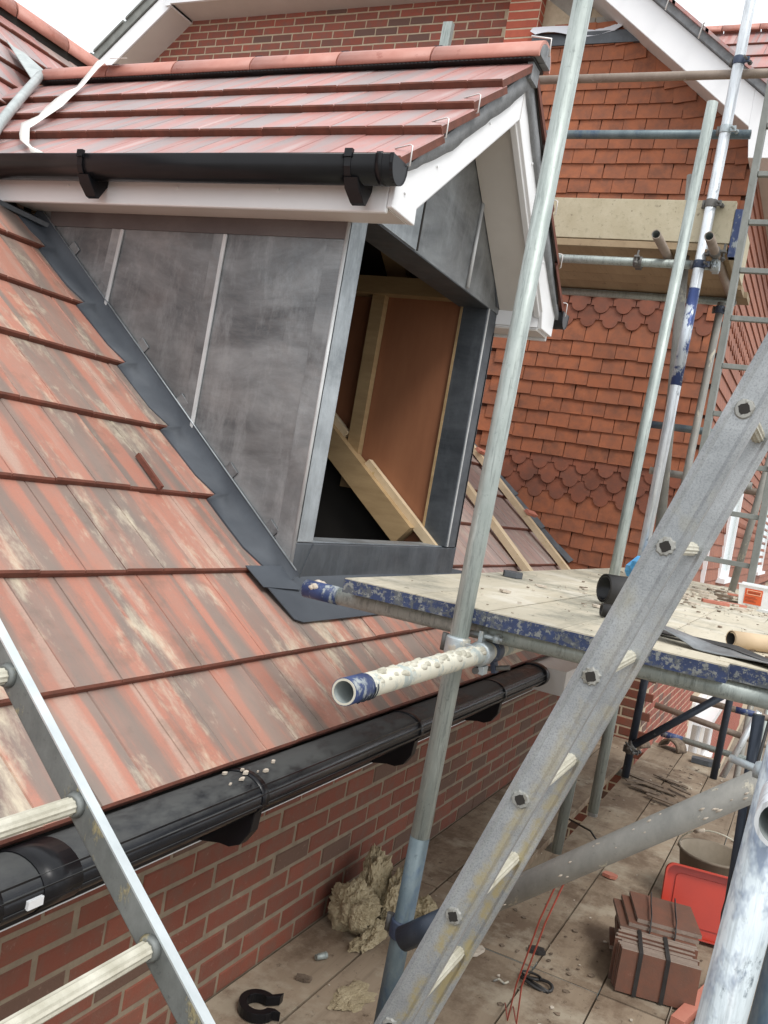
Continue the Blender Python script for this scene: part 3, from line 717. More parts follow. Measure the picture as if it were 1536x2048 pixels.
m = MB(); m.box((-3.35, 2.86, -1.05), (-1.72, 4.4, -1.0)); part(m, 'loft_floor', 'dark', dorm)
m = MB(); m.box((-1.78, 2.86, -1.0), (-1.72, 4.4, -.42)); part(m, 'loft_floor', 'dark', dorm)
m = MB(); m.prism([(XF - .03, YC + .03, HEAD + .02), (XF - .03, YR - .03, HEAD + .02), (XF - .03, YR - .03, 1.12), (XF - .03, APY, 1.78), (XF - .03, YC + .03, 1.12)], (-.02, 0, 0)); part(m, 'gable_backing', 'timber', dorm)
# the roof of the dormer
droof = part(MB().box((-4.4, APY - .02, APZ - .2), (-1.5, APY + .02, APZ - .04)), 'roof', 'timber', dorm)
XV = -1.405
for sg in (-1, 1):
    nd = V((0, sg * SN, CS)); sd_ = V((0, -sg * CS, SN)); xa = V((1, 0, 0)) * (1 if sg < 0 else -1)
    for k in range(4):
        dist = 1.33 - .2985 * k - (.0 if k else -.03)       # slope distance of the nose below the apex
        l = .345 if k < 3 else dist - .04
        off = (0.0, .15)[k % 2]
        x = XV; first = True
        while x > -4.4:
            w_ = .300 if not (first and off) else .150
            xc = x - w_ / 2
            yn = APY + sg * dist * CS; zn = APZ - dist * SN
            xv = -(1.385 + CS * zn) / SN
            if x < xv - .10: break
            p = V((xc, yn, zn)) + nd * (.012 + random.uniform(-.001, .002))
            me = tmesh(w_, l, 'tile_new', .032)
            piece('roof_tile', me, droof, frame_m(xa, sd_, nd, p) @ Matrix.Rotation(random.uniform(-.003, .003), 4, 'Z'))
            x -= w_; first = False
# ridge
xr = [-1.37, -1.87, -2.345, -2.83, -3.31, -3.75, -4.24]
for a, b_ in zip(xr[:-1], xr[1:]):
    m = MB(); half_round(m, (a - .004, APY, APZ - .036), (b_ + .004, APY, APZ - .036), .086, .014, 12, -5, 185); part(m, 'ridge_tile', 'ridge', droof)
    m = MB(); half_round(m, (b_ + .02, APY, APZ - .034), (b_ - .02, APY, APZ - .034), .0885, .004, 8, 70, 110); part(m, 'ridge_clamp', 'lead_dark', droof)
m = MB(); m.box((-4.25, APY - .076, APZ - .050), (-1.40, APY + .076, APZ - .038))
for i in range(140): m.box((-4.2 + i * .02, APY - .081, APZ - .052), (-4.2 + i * .02 + .009, APY - .075, APZ - .046))
part(m, 'ridge_vent_comb', 'rubber', droof)
# verge mortar, clips
def vz(y, dz): return APZ - abs(y - APY) * TD + dz
for sg in (-1, 1):
    m = MB(); P = []; Q = []
    for i in range(25):
        y = APY + sg * (.0 + 1.02 * i / 24); t = i / 24
        thick = .112 + .006 * math.sin(t * 9) + .010 * noise.noise(V((t * 14, sg, 0))) - .085 * max(0, t - .62) / .38
        P.append(V((-1.425, y, vz(y, -.034)))); Q.append(V((-1.425, y, vz(y, -.034 - max(thick, .008)))))
    m.v = P + Q + [p - V((.05, 0, 0)) for p in P] + [p - V((.05, 0, 0)) for p in Q]
    for i in range(24):
        m.f += [[i, i + 1, 26 + i, 25 + i], [25 + i, 26 + i, 76 + i, 75 + i], [50 + i, 51 + i, i + 1, i]]; m.mi += [0] * 3; m.sm += [True] * 3
    part(m, 'verge_mortar', 'mortar_verge', droof)
    for k in range(4):
        dist = 1.33 - .2985 * k
        y = APY + sg * (dist - .02) * CS; z = APZ - (dist - .02) * SN + .02
        if k == 3: continue
        m = MB(); y2 = y + sg * .0
        pts = [(-1.47, y2 - .03 * sg, z + .012), (-1.40, y2, z + .012), (-1.392, y2, z + .008), (-1.392, y2 + .004, z - .055), (-1.40, y2 + .004, z - .058)]
        m.ring_sweep([V(p) + (V((0, 0, .29 * SN * 0))) for p in pts], .0026, 6); part(m, 'verge_clip', 'clip', droof)
m = MB(); m.ring_sweep([(-1.43, APY - .06, APZ + .05), (-1.355, APY - .02, APZ + .055), (-1.352, APY - .02, APZ - .02)], .004, 6); part(m, 'verge_clip', 'clip', droof)
m = MB(); half_round(m, (-1.40, APY, APZ - .036), (-1.371, APY, APZ - .036), .070, .066, 12, 0, 180); m.box((-1.43, APY - .045, APZ - .12), (-1.405, APY + .045, APZ - .04)); part(m, 'ridge_end_mortar', 'mortar_verge', droof)
# bargeboards: front face at x = -1.44
def barge(sg):
    m = MB(); x = -1.44
    def Y(v): return APY + sg * v
    # heights: lower edge runs 0.155 under the tile line
    if sg < 0: poly = [(Y(0), APZ - .14), (Y(0), APZ - .275), (Y(.81), APZ - .275 - .81 * TD)]
    else: poly = [(Y(0.0), APZ - .14), (Y(0.0), APZ - .275), (Y(.77), APZ - .275 - .77 * TD)]
    ye = .99
    zb = .903 if sg < 0 else .913
    poly += [(Y(.805), zb), (Y(ye), zb), (Y(ye), vz(APY + ye, -.045)), (Y(.86), vz(APY + .86, -.080)), (Y(.70), vz(APY + .70, -.125))]
    m.prism([(x, a, b) for a, b in poly], (-.022, 0, 0))
    # moulded return under the board
    q = [(Y(.0), APZ - .275), (Y(.80), APZ - .275 - .80 * TD)]
    m.beam((x - .03, q[0][0], q[0][1] + .012), (x - .03, q[1][0], q[1][1] + .012), .045, .03, (1, 0, 0))
    return m
for sg in (-1, 1): part(barge(sg), 'bargeboard', 'white', dorm, bevel=.004)
m = MB(); m.box((-1.4385, APY - .0015, APZ - .272), (-1.4375, APY + .0015, APZ - .08)); part(m, 'board_joint', 'soffit', dorm)
for y in (2.74, 2.95, 3.35, 3.9, 4.3):
    m = MB(); z = vz(y, -.17); m.ring_sweep([(-1.439, y, z), (-1.434, y, z)], .005, 8); part(m, 'pin_cap', 'white', dorm)
# box ends + soffits + fascias
for sg, ye in ((-1, APY - .99), (1, APY + .99)):
    yi = ye - sg * .19 * 1
    m = MB(); a, b_ = sorted((ye, ye - sg * .02)); m.box((-3.30, a, .886), (-1.4625, b_, 1.01)); fasc = part(m, 'fascia', 'white', dorm, bevel=.006)
    a, b_ = sorted((ye - sg * .0215, YC + .0 if sg < 0 else YR)); m = MB(); m.box((-3.25, a, .900), (-1.462, b_, .908)); part(m, 'soffit', 'soffit', dorm)
    if sg < 0:
        pass
        for x in (-2.9, -2.35, -1.9): 
            m = MB(); m.ring_sweep([(x, ye + .0005, .955), (x, ye - .004, .955)], .006, 8); part(m, 'pin_cap', 'white', dorm)
for sg in (-1, 1):
    m = MB(); y0, y1 = APY, APY + sg * .80
    z0, z1 = APZ - .262, APZ - .262 - .80 * TD
    m.add([(-1.463, y0, z0), (-1.463, y1, z1), (XF + .01, y1, z1), (XF + .01, y0, z0), (-1.463, y0, z0 + .01), (-1.463, y1, z1 + .01), (XF + .01, y1, z1 + .01), (XF + .01, y0, z0 + .01)], [(0, 1, 2, 3), (4, 7, 6, 5), (0, 4, 5, 1), (1, 5, 6, 2), (2, 6, 7, 3), (3, 7, 4, 0)])
    part(m, 'verge_soffit', 'soffit', dorm)
    a, b_ = sorted((APY + sg * .80, APY + sg * .99)); m = MB(); m.box((-1.69, a + (.021 if sg < 0 else 0), .9085), (-1.4625, b_ - (.021 if sg > 0 else 0), .916)); part(m, 'box_end', 'white', dorm)
    m = MB(); yy = APY + sg * .80; m.box((-1.69, min(yy, yy - sg * .01), .9165), (-1.4625, max(yy, yy - sg * .01), .99)); part(m, 'box_end', 'white', dorm)
# gutters of the dormer
DG = []
for sg in (-1, 1):
    yg = APY + sg * (.99 + .066); zg = 1.03 if sg < 0 else 1.05
    m = MB(); gutter(m, (-3.55 if sg < 0 else -2.2, yg, zg), (-1.40, yg, zg), .056, .078, out=V((0, sg, 0)))
    gg = part(m, 'gutter', 'black_pvc', dorm); DG.append(gg)
    m = MB(); end_cap(m, (-1.412, yg, zg + .006), .0575, .084, V((0, sg, 0)), (1, 0, 0), .010); part(m, 'end_cap', 'black_pvc', gg)
    m = MB(); gutter(m, (-1.462, yg, zg + .001), (-1.44, yg, zg + .001), .0585, .081, .004, out=V((0, sg, 0)), lip=.008); part(m, 'end_union', 'black_pvc', gg)
    for x in ((-2.74, -1.575) if sg < 0 else (-1.6,)):
        m = MB(); nn = 9
        for k in range(nn):
            t0, t1 = math.pi * k / nn, math.pi * (k + 1) / nn
            def q(t, rr, dd, xx): return V((xx, yg + sg * math.cos(t) * rr, zg - math.sin(t) ** .75 * dd))
            m.hexa([q(t0, .058, .080, x), q(t1, .058, .080, x), q(t1, .062, .086, x), q(t0, .062, .086, x), q(t0, .058, .080, x + .024), q(t1, .058, .080, x + .024), q(t1, .062, .086, x + .024), q(t0, .062, .086, x + .024)])
        yf = APY + sg * .99
        m.prism([(x, yf + sg * .001, zg - .02), (x, yg + sg * .045, zg - .07), (x, yg + sg * .030, zg - .100), (x + .016, yg + sg * .004, zg - .140), (x + .016, yg - sg * .012, zg - .143), (x, yf + sg * .001, zg - .08)], (.05, 0, 0))
        m.box((x, min(yg + sg * .054, yg + sg * .068), zg - .01), (x + .028, max(yg + sg * .054, yg + sg * .068), zg + .016))
        part(m, 'bracket', 'black_pvc', gg)
# valley
def vpt(z, h=0.0): return V((-(1.385 + CS * z) / SN, APY - (APZ - z) / TD, z)) + V((.3, -.3, .9)).normalized() * h
m = MB(); m.ring_sweep([(-4.25, 3.60, 1.895), (-3.91, 3.21, 1.575), (-3.62, 2.89, 1.312), (-3.35, 2.62, 1.085)], .024, 10); part(m, 'valley_trim', 'mortar_green', dorm)
m = MB(); m.prism([rp(3.85, 5.18, .02), rp(3.96, 4.98, .03), rp(4.06, 5.06, .03), rp(3.99, 5.20, .02)], NRM * .003); part(m, 'saddle_flashing', 'mortar_green', dorm)
m = MB(); m.prism([V((-4.95, 3.9, 2.28)), V((-4.68, 3.97, 2.06)), V((-4.26, 3.66, 1.90)), V((-4.30, 3.58, 1.87))], NRM * .004); part(m, 'saddle_flashing', 'mortar_green', dorm)
m = MB(); m.prism([V((-3.30, 2.62, .90)), V((-3.62, 2.60, 1.02)), V((-3.45, 2.84, .88)), V((-3.12, 2.84, .84))], (0, .01, -.02)); part(m, 'valley_skirt', 'lead_dark', dorm)

# ------------------------------------------------------------------ the tall house behind
big = thing('tile_hung_house', 'tall house behind with red brick wall, orange tile hung gable and white bargeboards', 'house', (-3.0, 9.0, -4.3))
YB = 7.21
bw = MB(); bw.box((-9.5, YB + .004, -4.3), (-.9935, YB + .2, 1.8)); bw.prism([(-9.5, YB + .004, 1.8), (-1.0, YB + .004, 1.8), (-1.0, YB + .004, 2.9), (-2.9, YB + .004, 4.30), (-6.55, YB + .004, 4.30)], (0, .196, 0))
bwall = part(bw, 'brick_wall', 'mortar_up', big)
BU = brick_mesh('brick', .2125, .0625, .012, 'brick_up'); BUB = brick_mesh('brick', .2145, .064, .012, 'brick_bright')
BUV = [BU] + [brick_mesh('brick', .2125, .0625, .012, 'brick_up') for _ in range(5)]
BQ = brick_mesh('half_brick', .1, .064, .012, 'brick_bright')
for k in range(17):
    z = 4.255 - .0748 * k
    for i in range(24):
        x = -7.52 + .225 * i + (.1125 if k % 2 else 0)
        if x > -3.12 or z > 4.30 or z > 3.66 + (x + 7.30) * .86 + .1: continue
        # the dormer roof and the ridge hide what lies lower than this line
        if z < 3.40 - (x + 7.4) * .0: continue
        piece('brick', random.choice(BUV), bwall, Matrix.Translation((x + random.uniform(-.003, .003), YB + random.uniform(-.002, .001), z + random.uniform(-.0015, .0015))))
# projecting pier
pr = MB(); pr.box((-3.06, 7.1035, 2.5), (-2.7855, YB + .02, 5.0)); pier = part(pr, 'pier', 'mortar_up', big)
fz = frame_m(V((0, 1, 0)), V((-1, 0, 0)), V((0, 0, 1)), V())
for k in range(20):
    z = 4.40 - .0748 * k
    if k % 2: L = [(-2.997, BQ), (-2.852, BUB)]
    else: L = [(-2.943, BUB), (-2.838, BQ)]
    if k % 2: L = [(-3.008, BQ), (-2.892, BUB)]
    else: L = [(-2.953, BUB), (-2.84, BQ)]
    for x, me in L:
        if me is BUB and x > -2.93: x = -2.897
        piece('brick', me, pier, Matrix.Translation((x, 7.10, z)))
    m4 = fz.copy(); m4.translation = V((-2.782, 7.155, z)); piece('brick', BQ, pier, m4)
# bricks of the wall down by the lower platform
for k in range(38):
    z = -.66 - .0748 * k
    for i in range(3):
        x = -1.49 + .225 * i + (.1125 if k % 2 else 0)
        if x > -1.04: continue
        piece('brick', BR, bwall, Matrix.Translation((x, YB, z)))
# blockwork above the tile hanging
bl = MB(); bl.prism([(-2.78, 7.26, 3.80), (-2.0, 7.26, 3.75), (-2.0, 7.26, 3.85), (-2.78, 7.26, 4.50)], (0, .14, 0)); blk = part(bl, 'blockwork', 'mortar_up', big)
for k, z in enumerate((3.95, 4.17, 4.39)):
    xs = [(-2.775, -2.47), (-2.46, -2.355), (-2.345, -2.24), (-2.23, -2.02)] if k == 0 else ([(-2.775, -2.4)] if k == 1 else [])
    for a, b_ in xs:
        m = MB(); m.box((a, 7.248 + random.uniform(0, .004), z - .105), (b_, 7.262, z + .10)); part(m, 'block', 'block', blk)
# left rake and horizontal eaves of the brick wall's roof
m = MB()
def rakep(x, d): # d = distance above the lower soffit edge measured upwards
    return 3.66 + (x + 7.18) * .855 + d
def rbox(m, y0, y1, d0, d1, x0=-7.9, x1=-6.50):
    m.hexa([(x0, y0, rakep(x0, d0)), (x1, y0, rakep(x1, d0)), (x1, y1, rakep(x1, d0)), (x0, y1, rakep(x0, d0)), (x0, y0, rakep(x0, d1)), (x1, y0, rakep(x1, d1)), (x1, y1, rakep(x1, d1)), (x0, y1, rakep(x0, d1))])
rbox(m, 6.88, 6.90, .0, .21); part(m, 'bargeboard', 'white', big)
m = MB(); rbox(m, 6.905, 7.22, .0, .02); part(m, 'verge_soffit', 'soffit', big)
m = MB(); rbox(m, 6.86, 7.3, .225, .33, x1=-6.45); part(m, 'roof_edge', 'slate_verge', big)
for i in range(4):
    x = -7.75 + i * .36; m = MB(); rbox(m, 6.84, 7.3, .33, .355, x, x + .33); part(m, 'roof_tile', 'slate_verge', big)
m = MB(); m.box((-6.52, 6.86, 4.25), (-2.9, 6.885, 4.47)); part(m, 'fascia', 'white', big)
m = MB(); m.box((-6.52, 6.89, 4.262), (-2.9, 7.24, 4.272)); part(m, 'soffit', 'soffit', big)
m = MB(); m.box((-6.56, 6.858, 4.23), (-6.50, 7.2, 4.42)); part(m, 'box_end', 'white', big)
m = MB(); m.prism([(-6.5, 6.8, 4.50), (-6.5, 10.5, 7.2), (-6.5, 10.5, 7.1), (-6.5, 6.8, 4.40)], (3.6, 0, 0)); part(m, 'roof_slope', 'tile_pale', big)
# tile hanging
XC = -.885
tw = MB(); tw.prism([(-2.80, 7.12, -.66), (XC - .015, 7.12, -.66), (XC - .015, 7.12, 2.95), (-1.95, 7.12, 3.86), (-2.80, 7.12, 3.88)], (0, .13, 0))
tw.box((-1.62, 7.119, -.66), (-1.0, 7.2, -.60))
twall = part(tw, 'tile_hung_wall', 'clay_gap', big)
def hung_mesh(name, club, mat, w_=.1705):
    b = MB(); hw = w_ / 2; L = .20
    if club:
        r = .060; sh = r + .002
        out_ = [(-hw, L), (-hw, sh)] + [(-r, sh)] + [(-r * math.cos(math.pi * k / 10), sh - r * math.sin(math.pi * k / 10)) for k in range(1, 10)] + [(r, sh), (hw, sh), (hw, L)]
    else: out_ = [(-hw, L), (-hw, 0), (hw, 0), (hw, L)]
    n = len(out_); t = .012
    fr, bk_ = [], []
    for (x, z) in out_:
        tilt = -.022 * (1 - z / L)
        fr.append(V((x, tilt - t, z))); bk_.append(V((x, tilt, z)))
    b.v = fr + bk_
    b.f = [list(range(n)), list(range(2 * n - 1, n - 1, -1))] + [[i + n, (i + 1) % n + n, (i + 1) % n, i] for i in range(n)]
    b.mi = [0] * len(b.f); b.sm = [False] * len(b.f)
    o = b.build(name, mat, base=(0, 0, 0)); me = o.data; bpy.data.objects.remove(o); return me
HP = hung_mesh('wall_tile', False, 'clay'); HC = hung_mesh('club_tile', True, 'clay_club'); HCo = hung_mesh('wall_tile', False, 'clay', .115)
cand = []
for k in range(-22, 19):
    z = 1.38 - (.115 if k > 0 else .1175) * k
    if z > 3.8 or z < -.60: continue
    club = k in (-1, -2, -3, 9, 10, 11)
    for i in range(12):
        x = XC - .07 - .177 * i - (.0885 if k % 2 else 0)
        if x < -2.72: continue
        lim = 3.93 - .82 * (x + 2.176)
        if z > lim + .02: continue
        if x > -1.0 and club: c = HP
        else: c = HC if club else HP
        rot = 0
        if lim - z < .30: rot = -.20 * max(0, 1 - (lim - z) / .30)
        m = Matrix.Translation((x + random.uniform(-.002, .002), 7.115 + random.uniform(-.004, .003), z + random.uniform(-.004, .004))) @ Matrix.Rotation(rot + random.uniform(-.012, .012), 4, 'Y') @ Matrix.Rotation(random.uniform(-.02, .02), 4, 'X')
        # distance score: leftmost low tiles are hidden behind the dormer
        score = x - (0 if z > 1.95 else .25 * max(0, z - .2))
        if z < -.39 : score -= 2
        cand.append((score, c, m))
cand.sort(key=lambda t: -t[0])
rest = MB()
for idx, (sc, c, m) in enumerate(cand):
    if idx < 298: piece('club_tile' if c is HC else 'wall_tile', c, twall, m)
    else:
        b0 = len(rest.v)
        for v in c.vertices: rest.v.append(m @ v.co)
        for p in c.polygons: rest.f.append([b0 + q for q in p.vertices]); rest.mi.append(0); rest.sm.append(False)
if rest.v: o = part(rest, 'remaining_wall_tiles', 'clay', twall); o['kind'] = 'stuff'
# corner tiles and side wall going away
side = MB(); side.box((-1.25, 7.25, -.66), (XC - .02, 34.0, 2.75)); swall = part(side, 'side_wall', 'clay_gap', big)
sm_ = MB()
for k in range(-12, 18):
    z = 1.38 - .1165 * k
    if z < -.66: continue
    y = 7.10 + (.0 if k % 2 else .0885)
    club = k in (-1, -2, -3, 9, 10, 11)
    while y < 30:
        y1 = y + .172
        win = (9.85 < y + .08 < 10.85 and -.42 < z < .85)
        if not win:
            if not club:
                sm_.hexa([(XC - .02, y, z), (XC + .012, y, z), (XC + .012, y1, z), (XC - .02, y1, z), (XC - .02, y, z + .2), (XC - .010, y, z + .2), (XC - .010, y1, z + .2), (XC - .02, y1, z + .2)])
            else:
                pts = [(y, .2), (y, .062), (y + .026, .062), (y + .045, .02), (y + .086, 0), (y + .127, .02), (y + .146, .062), (y1, .062), (y1, .2)]
                sm_.prism([(XC + .012 - .02 * h / .2, a, z + h) for a, h in pts], (-.014, 0, 0))
        y += .177
o = part(sm_, 'side_wall_tiles', 'clay_side', swall); o['kind'] = 'stuff'
def window(y0, y1, z0, z1, x, glass, parent, fw=.05):
    m = MB()
    m.box((x, y0, z0), (x + .035, y0 + fw, z1)); m.box((x, y1 - fw, z0), (x + .035, y1, z1))
    m.box((x, y0 + fw, z1 - fw), (x + .035, y1 - fw, z1)); m.box((x, y0 + fw, z0), (x + .035, y1 - fw, z0 + fw))
    w_ = part(m, 'window', 'white', parent)
    m = MB(); m.box((x, y0 + fw, z0 + fw), (x + .012, y1 - fw, z1 - fw)); part(m, 'pane', glass, w_)
    m = MB(); m.box((x, y0 - .05, z0 - .05), (x + .09, y1 + .05, z0 - .003)); part(m, 'window_sill', 'white', w_)
    return w_
window(9.85, 10.85, -.35, .88, XC - .005, 'glass', swall, .06)
window(15.6, 17.6, -.35, .95, XC - .005, 'glass', swall, .06)
window(8.33, 8.37, -.45, .35, XC + .005, 'white', swall, .01)
# lower side wall in brick
XL = -.99
lw = MB(); lw.box((-1.25, YB + .05, -4.3), (XL - .0055, 34.0, -.66)); lwall = part(lw, 'lower_side_wall', 'mortar_up', big)
BS = brick_mesh('brick', .2125, .0625, .012, 'brick_up')
cnt = 0; rest = MB(); tiny = []
for k in range(46):
    z = -.72 - .0748 * k
    for i in range(70):
        y = 7.33 + .225 * i + (.1125 if k % 2 else 0)
        if (10.85 < y < 14.65 and -3.25 < z < -1.75): continue
        tiny.append((abs(z + 1.4) * .9 + (y - 7.2) * .55, y, z))
tiny.sort()
for idx, (_, y, z) in enumerate(tiny):
    m = fz.copy(); m.translation = V((XL, y, z))
    if idx < 290: piece('brick', BS, lwall, m)
    else:
        b0 = len(rest.v)
        for v in BS.vertices: rest.v.append(m @ v.co)
        for p in BS.polygons: rest.f.append([b0 + q for q in p.vertices]); rest.mi.append(0); rest.sm.append(False)
o = part(rest, 'remaining_bricks', 'brick_up', lwall); o['kind'] = 'stuff'
wl = window(11.0, 12.4, -3.1, -1.85, XL - .005, 'glass_dark', lwall, .09)
wl = window(12.9, 14.5, -3.1, -1.85, XL - .005, 'glass_dark', lwall, .09)
m = MB(); m.box((XL, 11.2, -2.13), (XL + .22, 13.2, -2.05)); part(m, 'porch_canopy', 'white', big)
# gable barge, box end, verge
def gz(x, d): return 3.956 - .82 * (x + 2.176) + d
def gbox(m, y0, y1, d0, d1, x0=-3.0, x1=-.72):
    m.hexa([(x0, y0, gz(x0, d0)), (x1, y0, gz(x1, d0)), (x1, y1, gz(x1, d0)), (x0, y1, gz(x0, d0)), (x0, y0, gz(x0, d1)), (x1, y0, gz(x1, d1)), (x1, y1, gz(x1, d1)), (x0, y1, gz(x0, d1))])
m = MB(); gbox(m, 6.84, 6.862, 0, .27, x1=-.96); 
m.prism([(-.96, 6.84, gz(-.96, .27)), (-.96, 6.84, gz(-.96, 0)), (-.925, 6.84, 2.735), (-.60, 6.84, 2.735), (-.60, 6.84, gz(-.60, .27))], (0, .022, 0)); part(m, 'bargeboard', 'white', big, bevel=.004)
m = MB(); gbox(m, 6.866, 7.25, .0, .015, x1=-.95); part(m, 'verge_soffit', 'soffit', big)
m = MB(); m.box((-.925, 6.865, 2.737), (-.60, 7.10, 2.75)); m.box((-.925, 6.865, 2.75), (-.91, 7.08, 2.95)); part(m, 'box_end', 'white', big)
m = MB(); m.box((-.885, 7.10, 2.745), (-.62, 17.0, 2.76)); part(m, 'soffit', 'soffit', big)
m = MB(); m.box((-.62, 7.0, 2.737), (-.60, 17.0, 2.95)); part(m, 'fascia', 'white', big)
m = MB(); gbox(m, 6.80, 6.86, .274, .345, x1=-.55); part(m, 'verge_mortar', 'mortar_verge', big)
for i in range(9):
    x1 = -.52 - .275 * i; x0 = x1 - .30
    m = MB(); gbox(m, 6.775, 7.2, .338, .366, x0, x1); 
    o = part(m, 'roof_tile', 'tile_new', big)
    m = MB(); m.ring_sweep([(x1 - .03, 6.76, gz(x1 - .03, .385)), (x1 - .045, 6.77, gz(x1 - .03, .385)), (x1 - .06, 6.765, gz(x1, .30))], .006, 6); part(m, 'verge_clip', 'clip', big)
m = MB(); gbox(m, 7.2, 17.0, .30, .345, x0=-3.0, x1=-.5); part(m, 'roof_slope', 'tile_new', big)
# white damp course strip standing proud over the top tile course
m = MB(); P = []; Q = []
for i in range(17):
    t = i / 16; x = -2.82 + .86 * t; zt = 3.915 - .01 * math.sin(t * 5); zb = 3.815 + .02 * math.sin(t * 9) if .03 < t < .86 else 3.86 + (.05 if t > .9 else 0)
    y = 7.05 - .02 * math.sin(t * 7)
    P.append(V((x, y + .05, zt))); Q.append(V((x, y, zb)))
m.v = P + Q + [p + V((0, .004, 0)) for p in P] + [p + V((0, .004, 0)) for p in Q]
for i in range(16): m.f += [[i, i + 1, 18 + i, 17 + i], [34 + i, 51 + i, 52 + i, 35 + i]]; m.mi += [0, 0]; m.sm += [True, True]
part(m, 'damp_course_strip', 'dpc', big)
m = MB(); m.box((-2.80, 7.07, 3.74), (-1.90, 7.11, 3.84)); part(m, 'lead_strip', 'lead_dark', big)
# soakers where the lower roof meets the tile hanging
for k in range(2, 12):
    s = .756 + .3465 * (k - 1)
    m = MB(); m.prism([rp(7.03, s, .02), rp(7.085, s, .05), rp(7.085, s + .38, .03), rp(7.03, s + .38, .0)], NRM * .006); part(m, 'step_flashing', 'lead_dark', big)

# ------------------------------------------------------------------ far roof on the right
RY, RZ, PT = 12.0, 6.40, R(50)
nd = V((0, -math.sin(PT), math.cos(PT))); sd_ = V((0, math.cos(PT), math.sin(PT)))
m = MB(); a = V((-3.1, RY, RZ - .03)); b_ = V((-.9, RY, RZ - .03)); m.prism([a, b_, b_ - sd_ * 3.4, a - sd_ * 3.4], -nd * .04)
mroof = part(m, 'main_roof', 'dark', big)
for k in range(9):
    for i in range(8):
        dist = .40 + .34 * k; x = -2.95 + .27 * i + (.135 if k % 2 else 0)
        if k > 6 and x < -2.2: continue
        p = V((x, RY, RZ)) - sd_ * dist + nd * .02
        piece('roof_tile', tmesh(.27, .38, 'tile_new', .028), mroof, frame_m(V((1, 0, 0)), sd_, nd, p))
for i in range(5):
    m = MB(); half_round(m, (-3.1 + .45 * i, RY, RZ - .02), (-3.1 + .45 * i + .44, RY, RZ - .02), .10); part(m, 'ridge_tile', 'ridge', mroof)

# ------------------------------------------------------------------ scaffolding
TR = .02415
GS = 'scaffold tubes standing and lying round the two houses'
def coupler(p, axis, parent, mat='coupler', bolt=(1, 0, 0), second=None):
    p = V(p); axis = V(axis).normalized(); bd = V(bolt); bd = (bd - axis * bd.dot(axis)).normalized(); sd = axis.cross(bd)
    m = MB(); m.ring_sweep([p - axis * .024, p - axis * .020, p + axis * .020, p + axis * .024], [.0265, .0315, .0315, .0265], 16)
    # flap lugs
    m.beam(p + bd * .028 - sd * .004, p + bd * .058 - sd * .004, .030, .012, sd)
    m.beam(p - bd * .028 + sd * .012, p - bd * .050 + sd * .012, .034, .016, sd)
    c = part(m, 'coupler', mat, parent, bevel=.0015)
    m = MB(); q = p + bd * .046; m.ring_sweep([q - sd * .045, q + sd * .05], .0065, 8); m.ring_sweep([q + sd * .028, q + sd * .042], .013, 6)
    part(m, 'bolt', 'coupler_zinc' if mat == 'coupler_zinc' else 'coupler', c)
    m = MB(); q = p - bd * .042; m.ring_sweep([q - axis * .022, q + axis * .022], .009, 8); part(m, 'hinge_pin', 'coupler', c)
    return c
def tube(label, p0, p1, mat='galv', r=TR, bands=(), n=22, cat='scaffold tube', couplers=(), name='scaffold_tube'):
    p0, p1 = V(p0), V(p1); lo = p0 if p0.z <= p1.z else p1
    t = thing(name, label, cat, lo, GS)
    m = MB(); m.pipe(p0, p1, r, .004, n); tb = part(m, 'tube', [mat, 'tube_in'], t)
    d = (p1 - p0)
    for (a, b_, mt) in bands:
        m = MB(); m.pipe(p0 + d * a, p0 + d * b_, r + .0012, .0011, n); part(m, 'paint_band', mt, t)
    for c in couplers:
        coupler(p0 + d * c[0], d, t, c[1] if len(c) > 1 else 'coupler', c[2] if len(c) > 2 else (1, 0, 0))
    return t
def along(p0, p1, z): return (z - p0[2]) / (p1[2] - p0[2])
# near standard
P0, P1 = (-.762, 2.15, -4.3), (-.730, 2.15, 1.9)
P0 = (-.752, 2.15, -1.60); 
tube('long pale green grey upright tube crossing in front of the dormer bargeboard', (-.785, 2.15, -1.60), (-.728, 2.15, 1.75), 'galv',
     bands=(), couplers=((along((0, 0, -1.6), (0, 0, 1.75), -1.10), 'coupler_blue', (1, -.2, 0)), (along((0, 0, -1.6), (0, 0, 1.75), -.366), 'coupler_zinc', (1, -.3, 0))))
def lerp(a, b, z):
    t = (z - a[2]) / (b[2] - a[2]); return tuple(a[i] + (b[i] - a[i]) * t for i in range(3))
q0, q1 = (-.785, 2.15, -1.60), (-.728, 2.15, 1.75)
bl_ = MB(); bl_.pipe(lerp(q0, q1, -1.595), lerp(q0, q1, -.86), TR + .0008, .001)
for o_ in COL.objects:
    if o_.get('label', '').startswith('long pale green grey upright'): part(bl_, 'stained_foot', 'galv_blue', o_)
# ledger with its open end towards the camera
led = tube('cement splashed level tube with a blue painted open end pointing at the viewer', (-.713, 1.455, -.379), (-.713, 6.2, -.372), 'galv_cement',
     couplers=((.155, 'coupler_zinc', (0, .1, 1)), (.172, 'coupler_blue', (.3, 0, -1))))
m = MB(); m.pipe((-.713, 1.456, -.379), (-.713, 1.535, -.379), TR + .0012, .0011); part(m, 'blue_end', 'tube_blue', led)
m = MB()
for i, yy in enumerate((1.49, 1.50, 1.513, 1.522, 1.535, 1.545)):
    a0 = -60 + 10 * (i % 2); 
    pts = [(-.713 + math.cos(R(a)) * (TR + .0022), yy, -.379 + math.sin(R(a)) * (TR + .0022)) for a in range(a0, a0 + (80 if i > 3 else 45), 8)]
    m.ring_sweep(pts, .0011, 4)
part(m, 'stamped_marks', 'tube_dark', led)
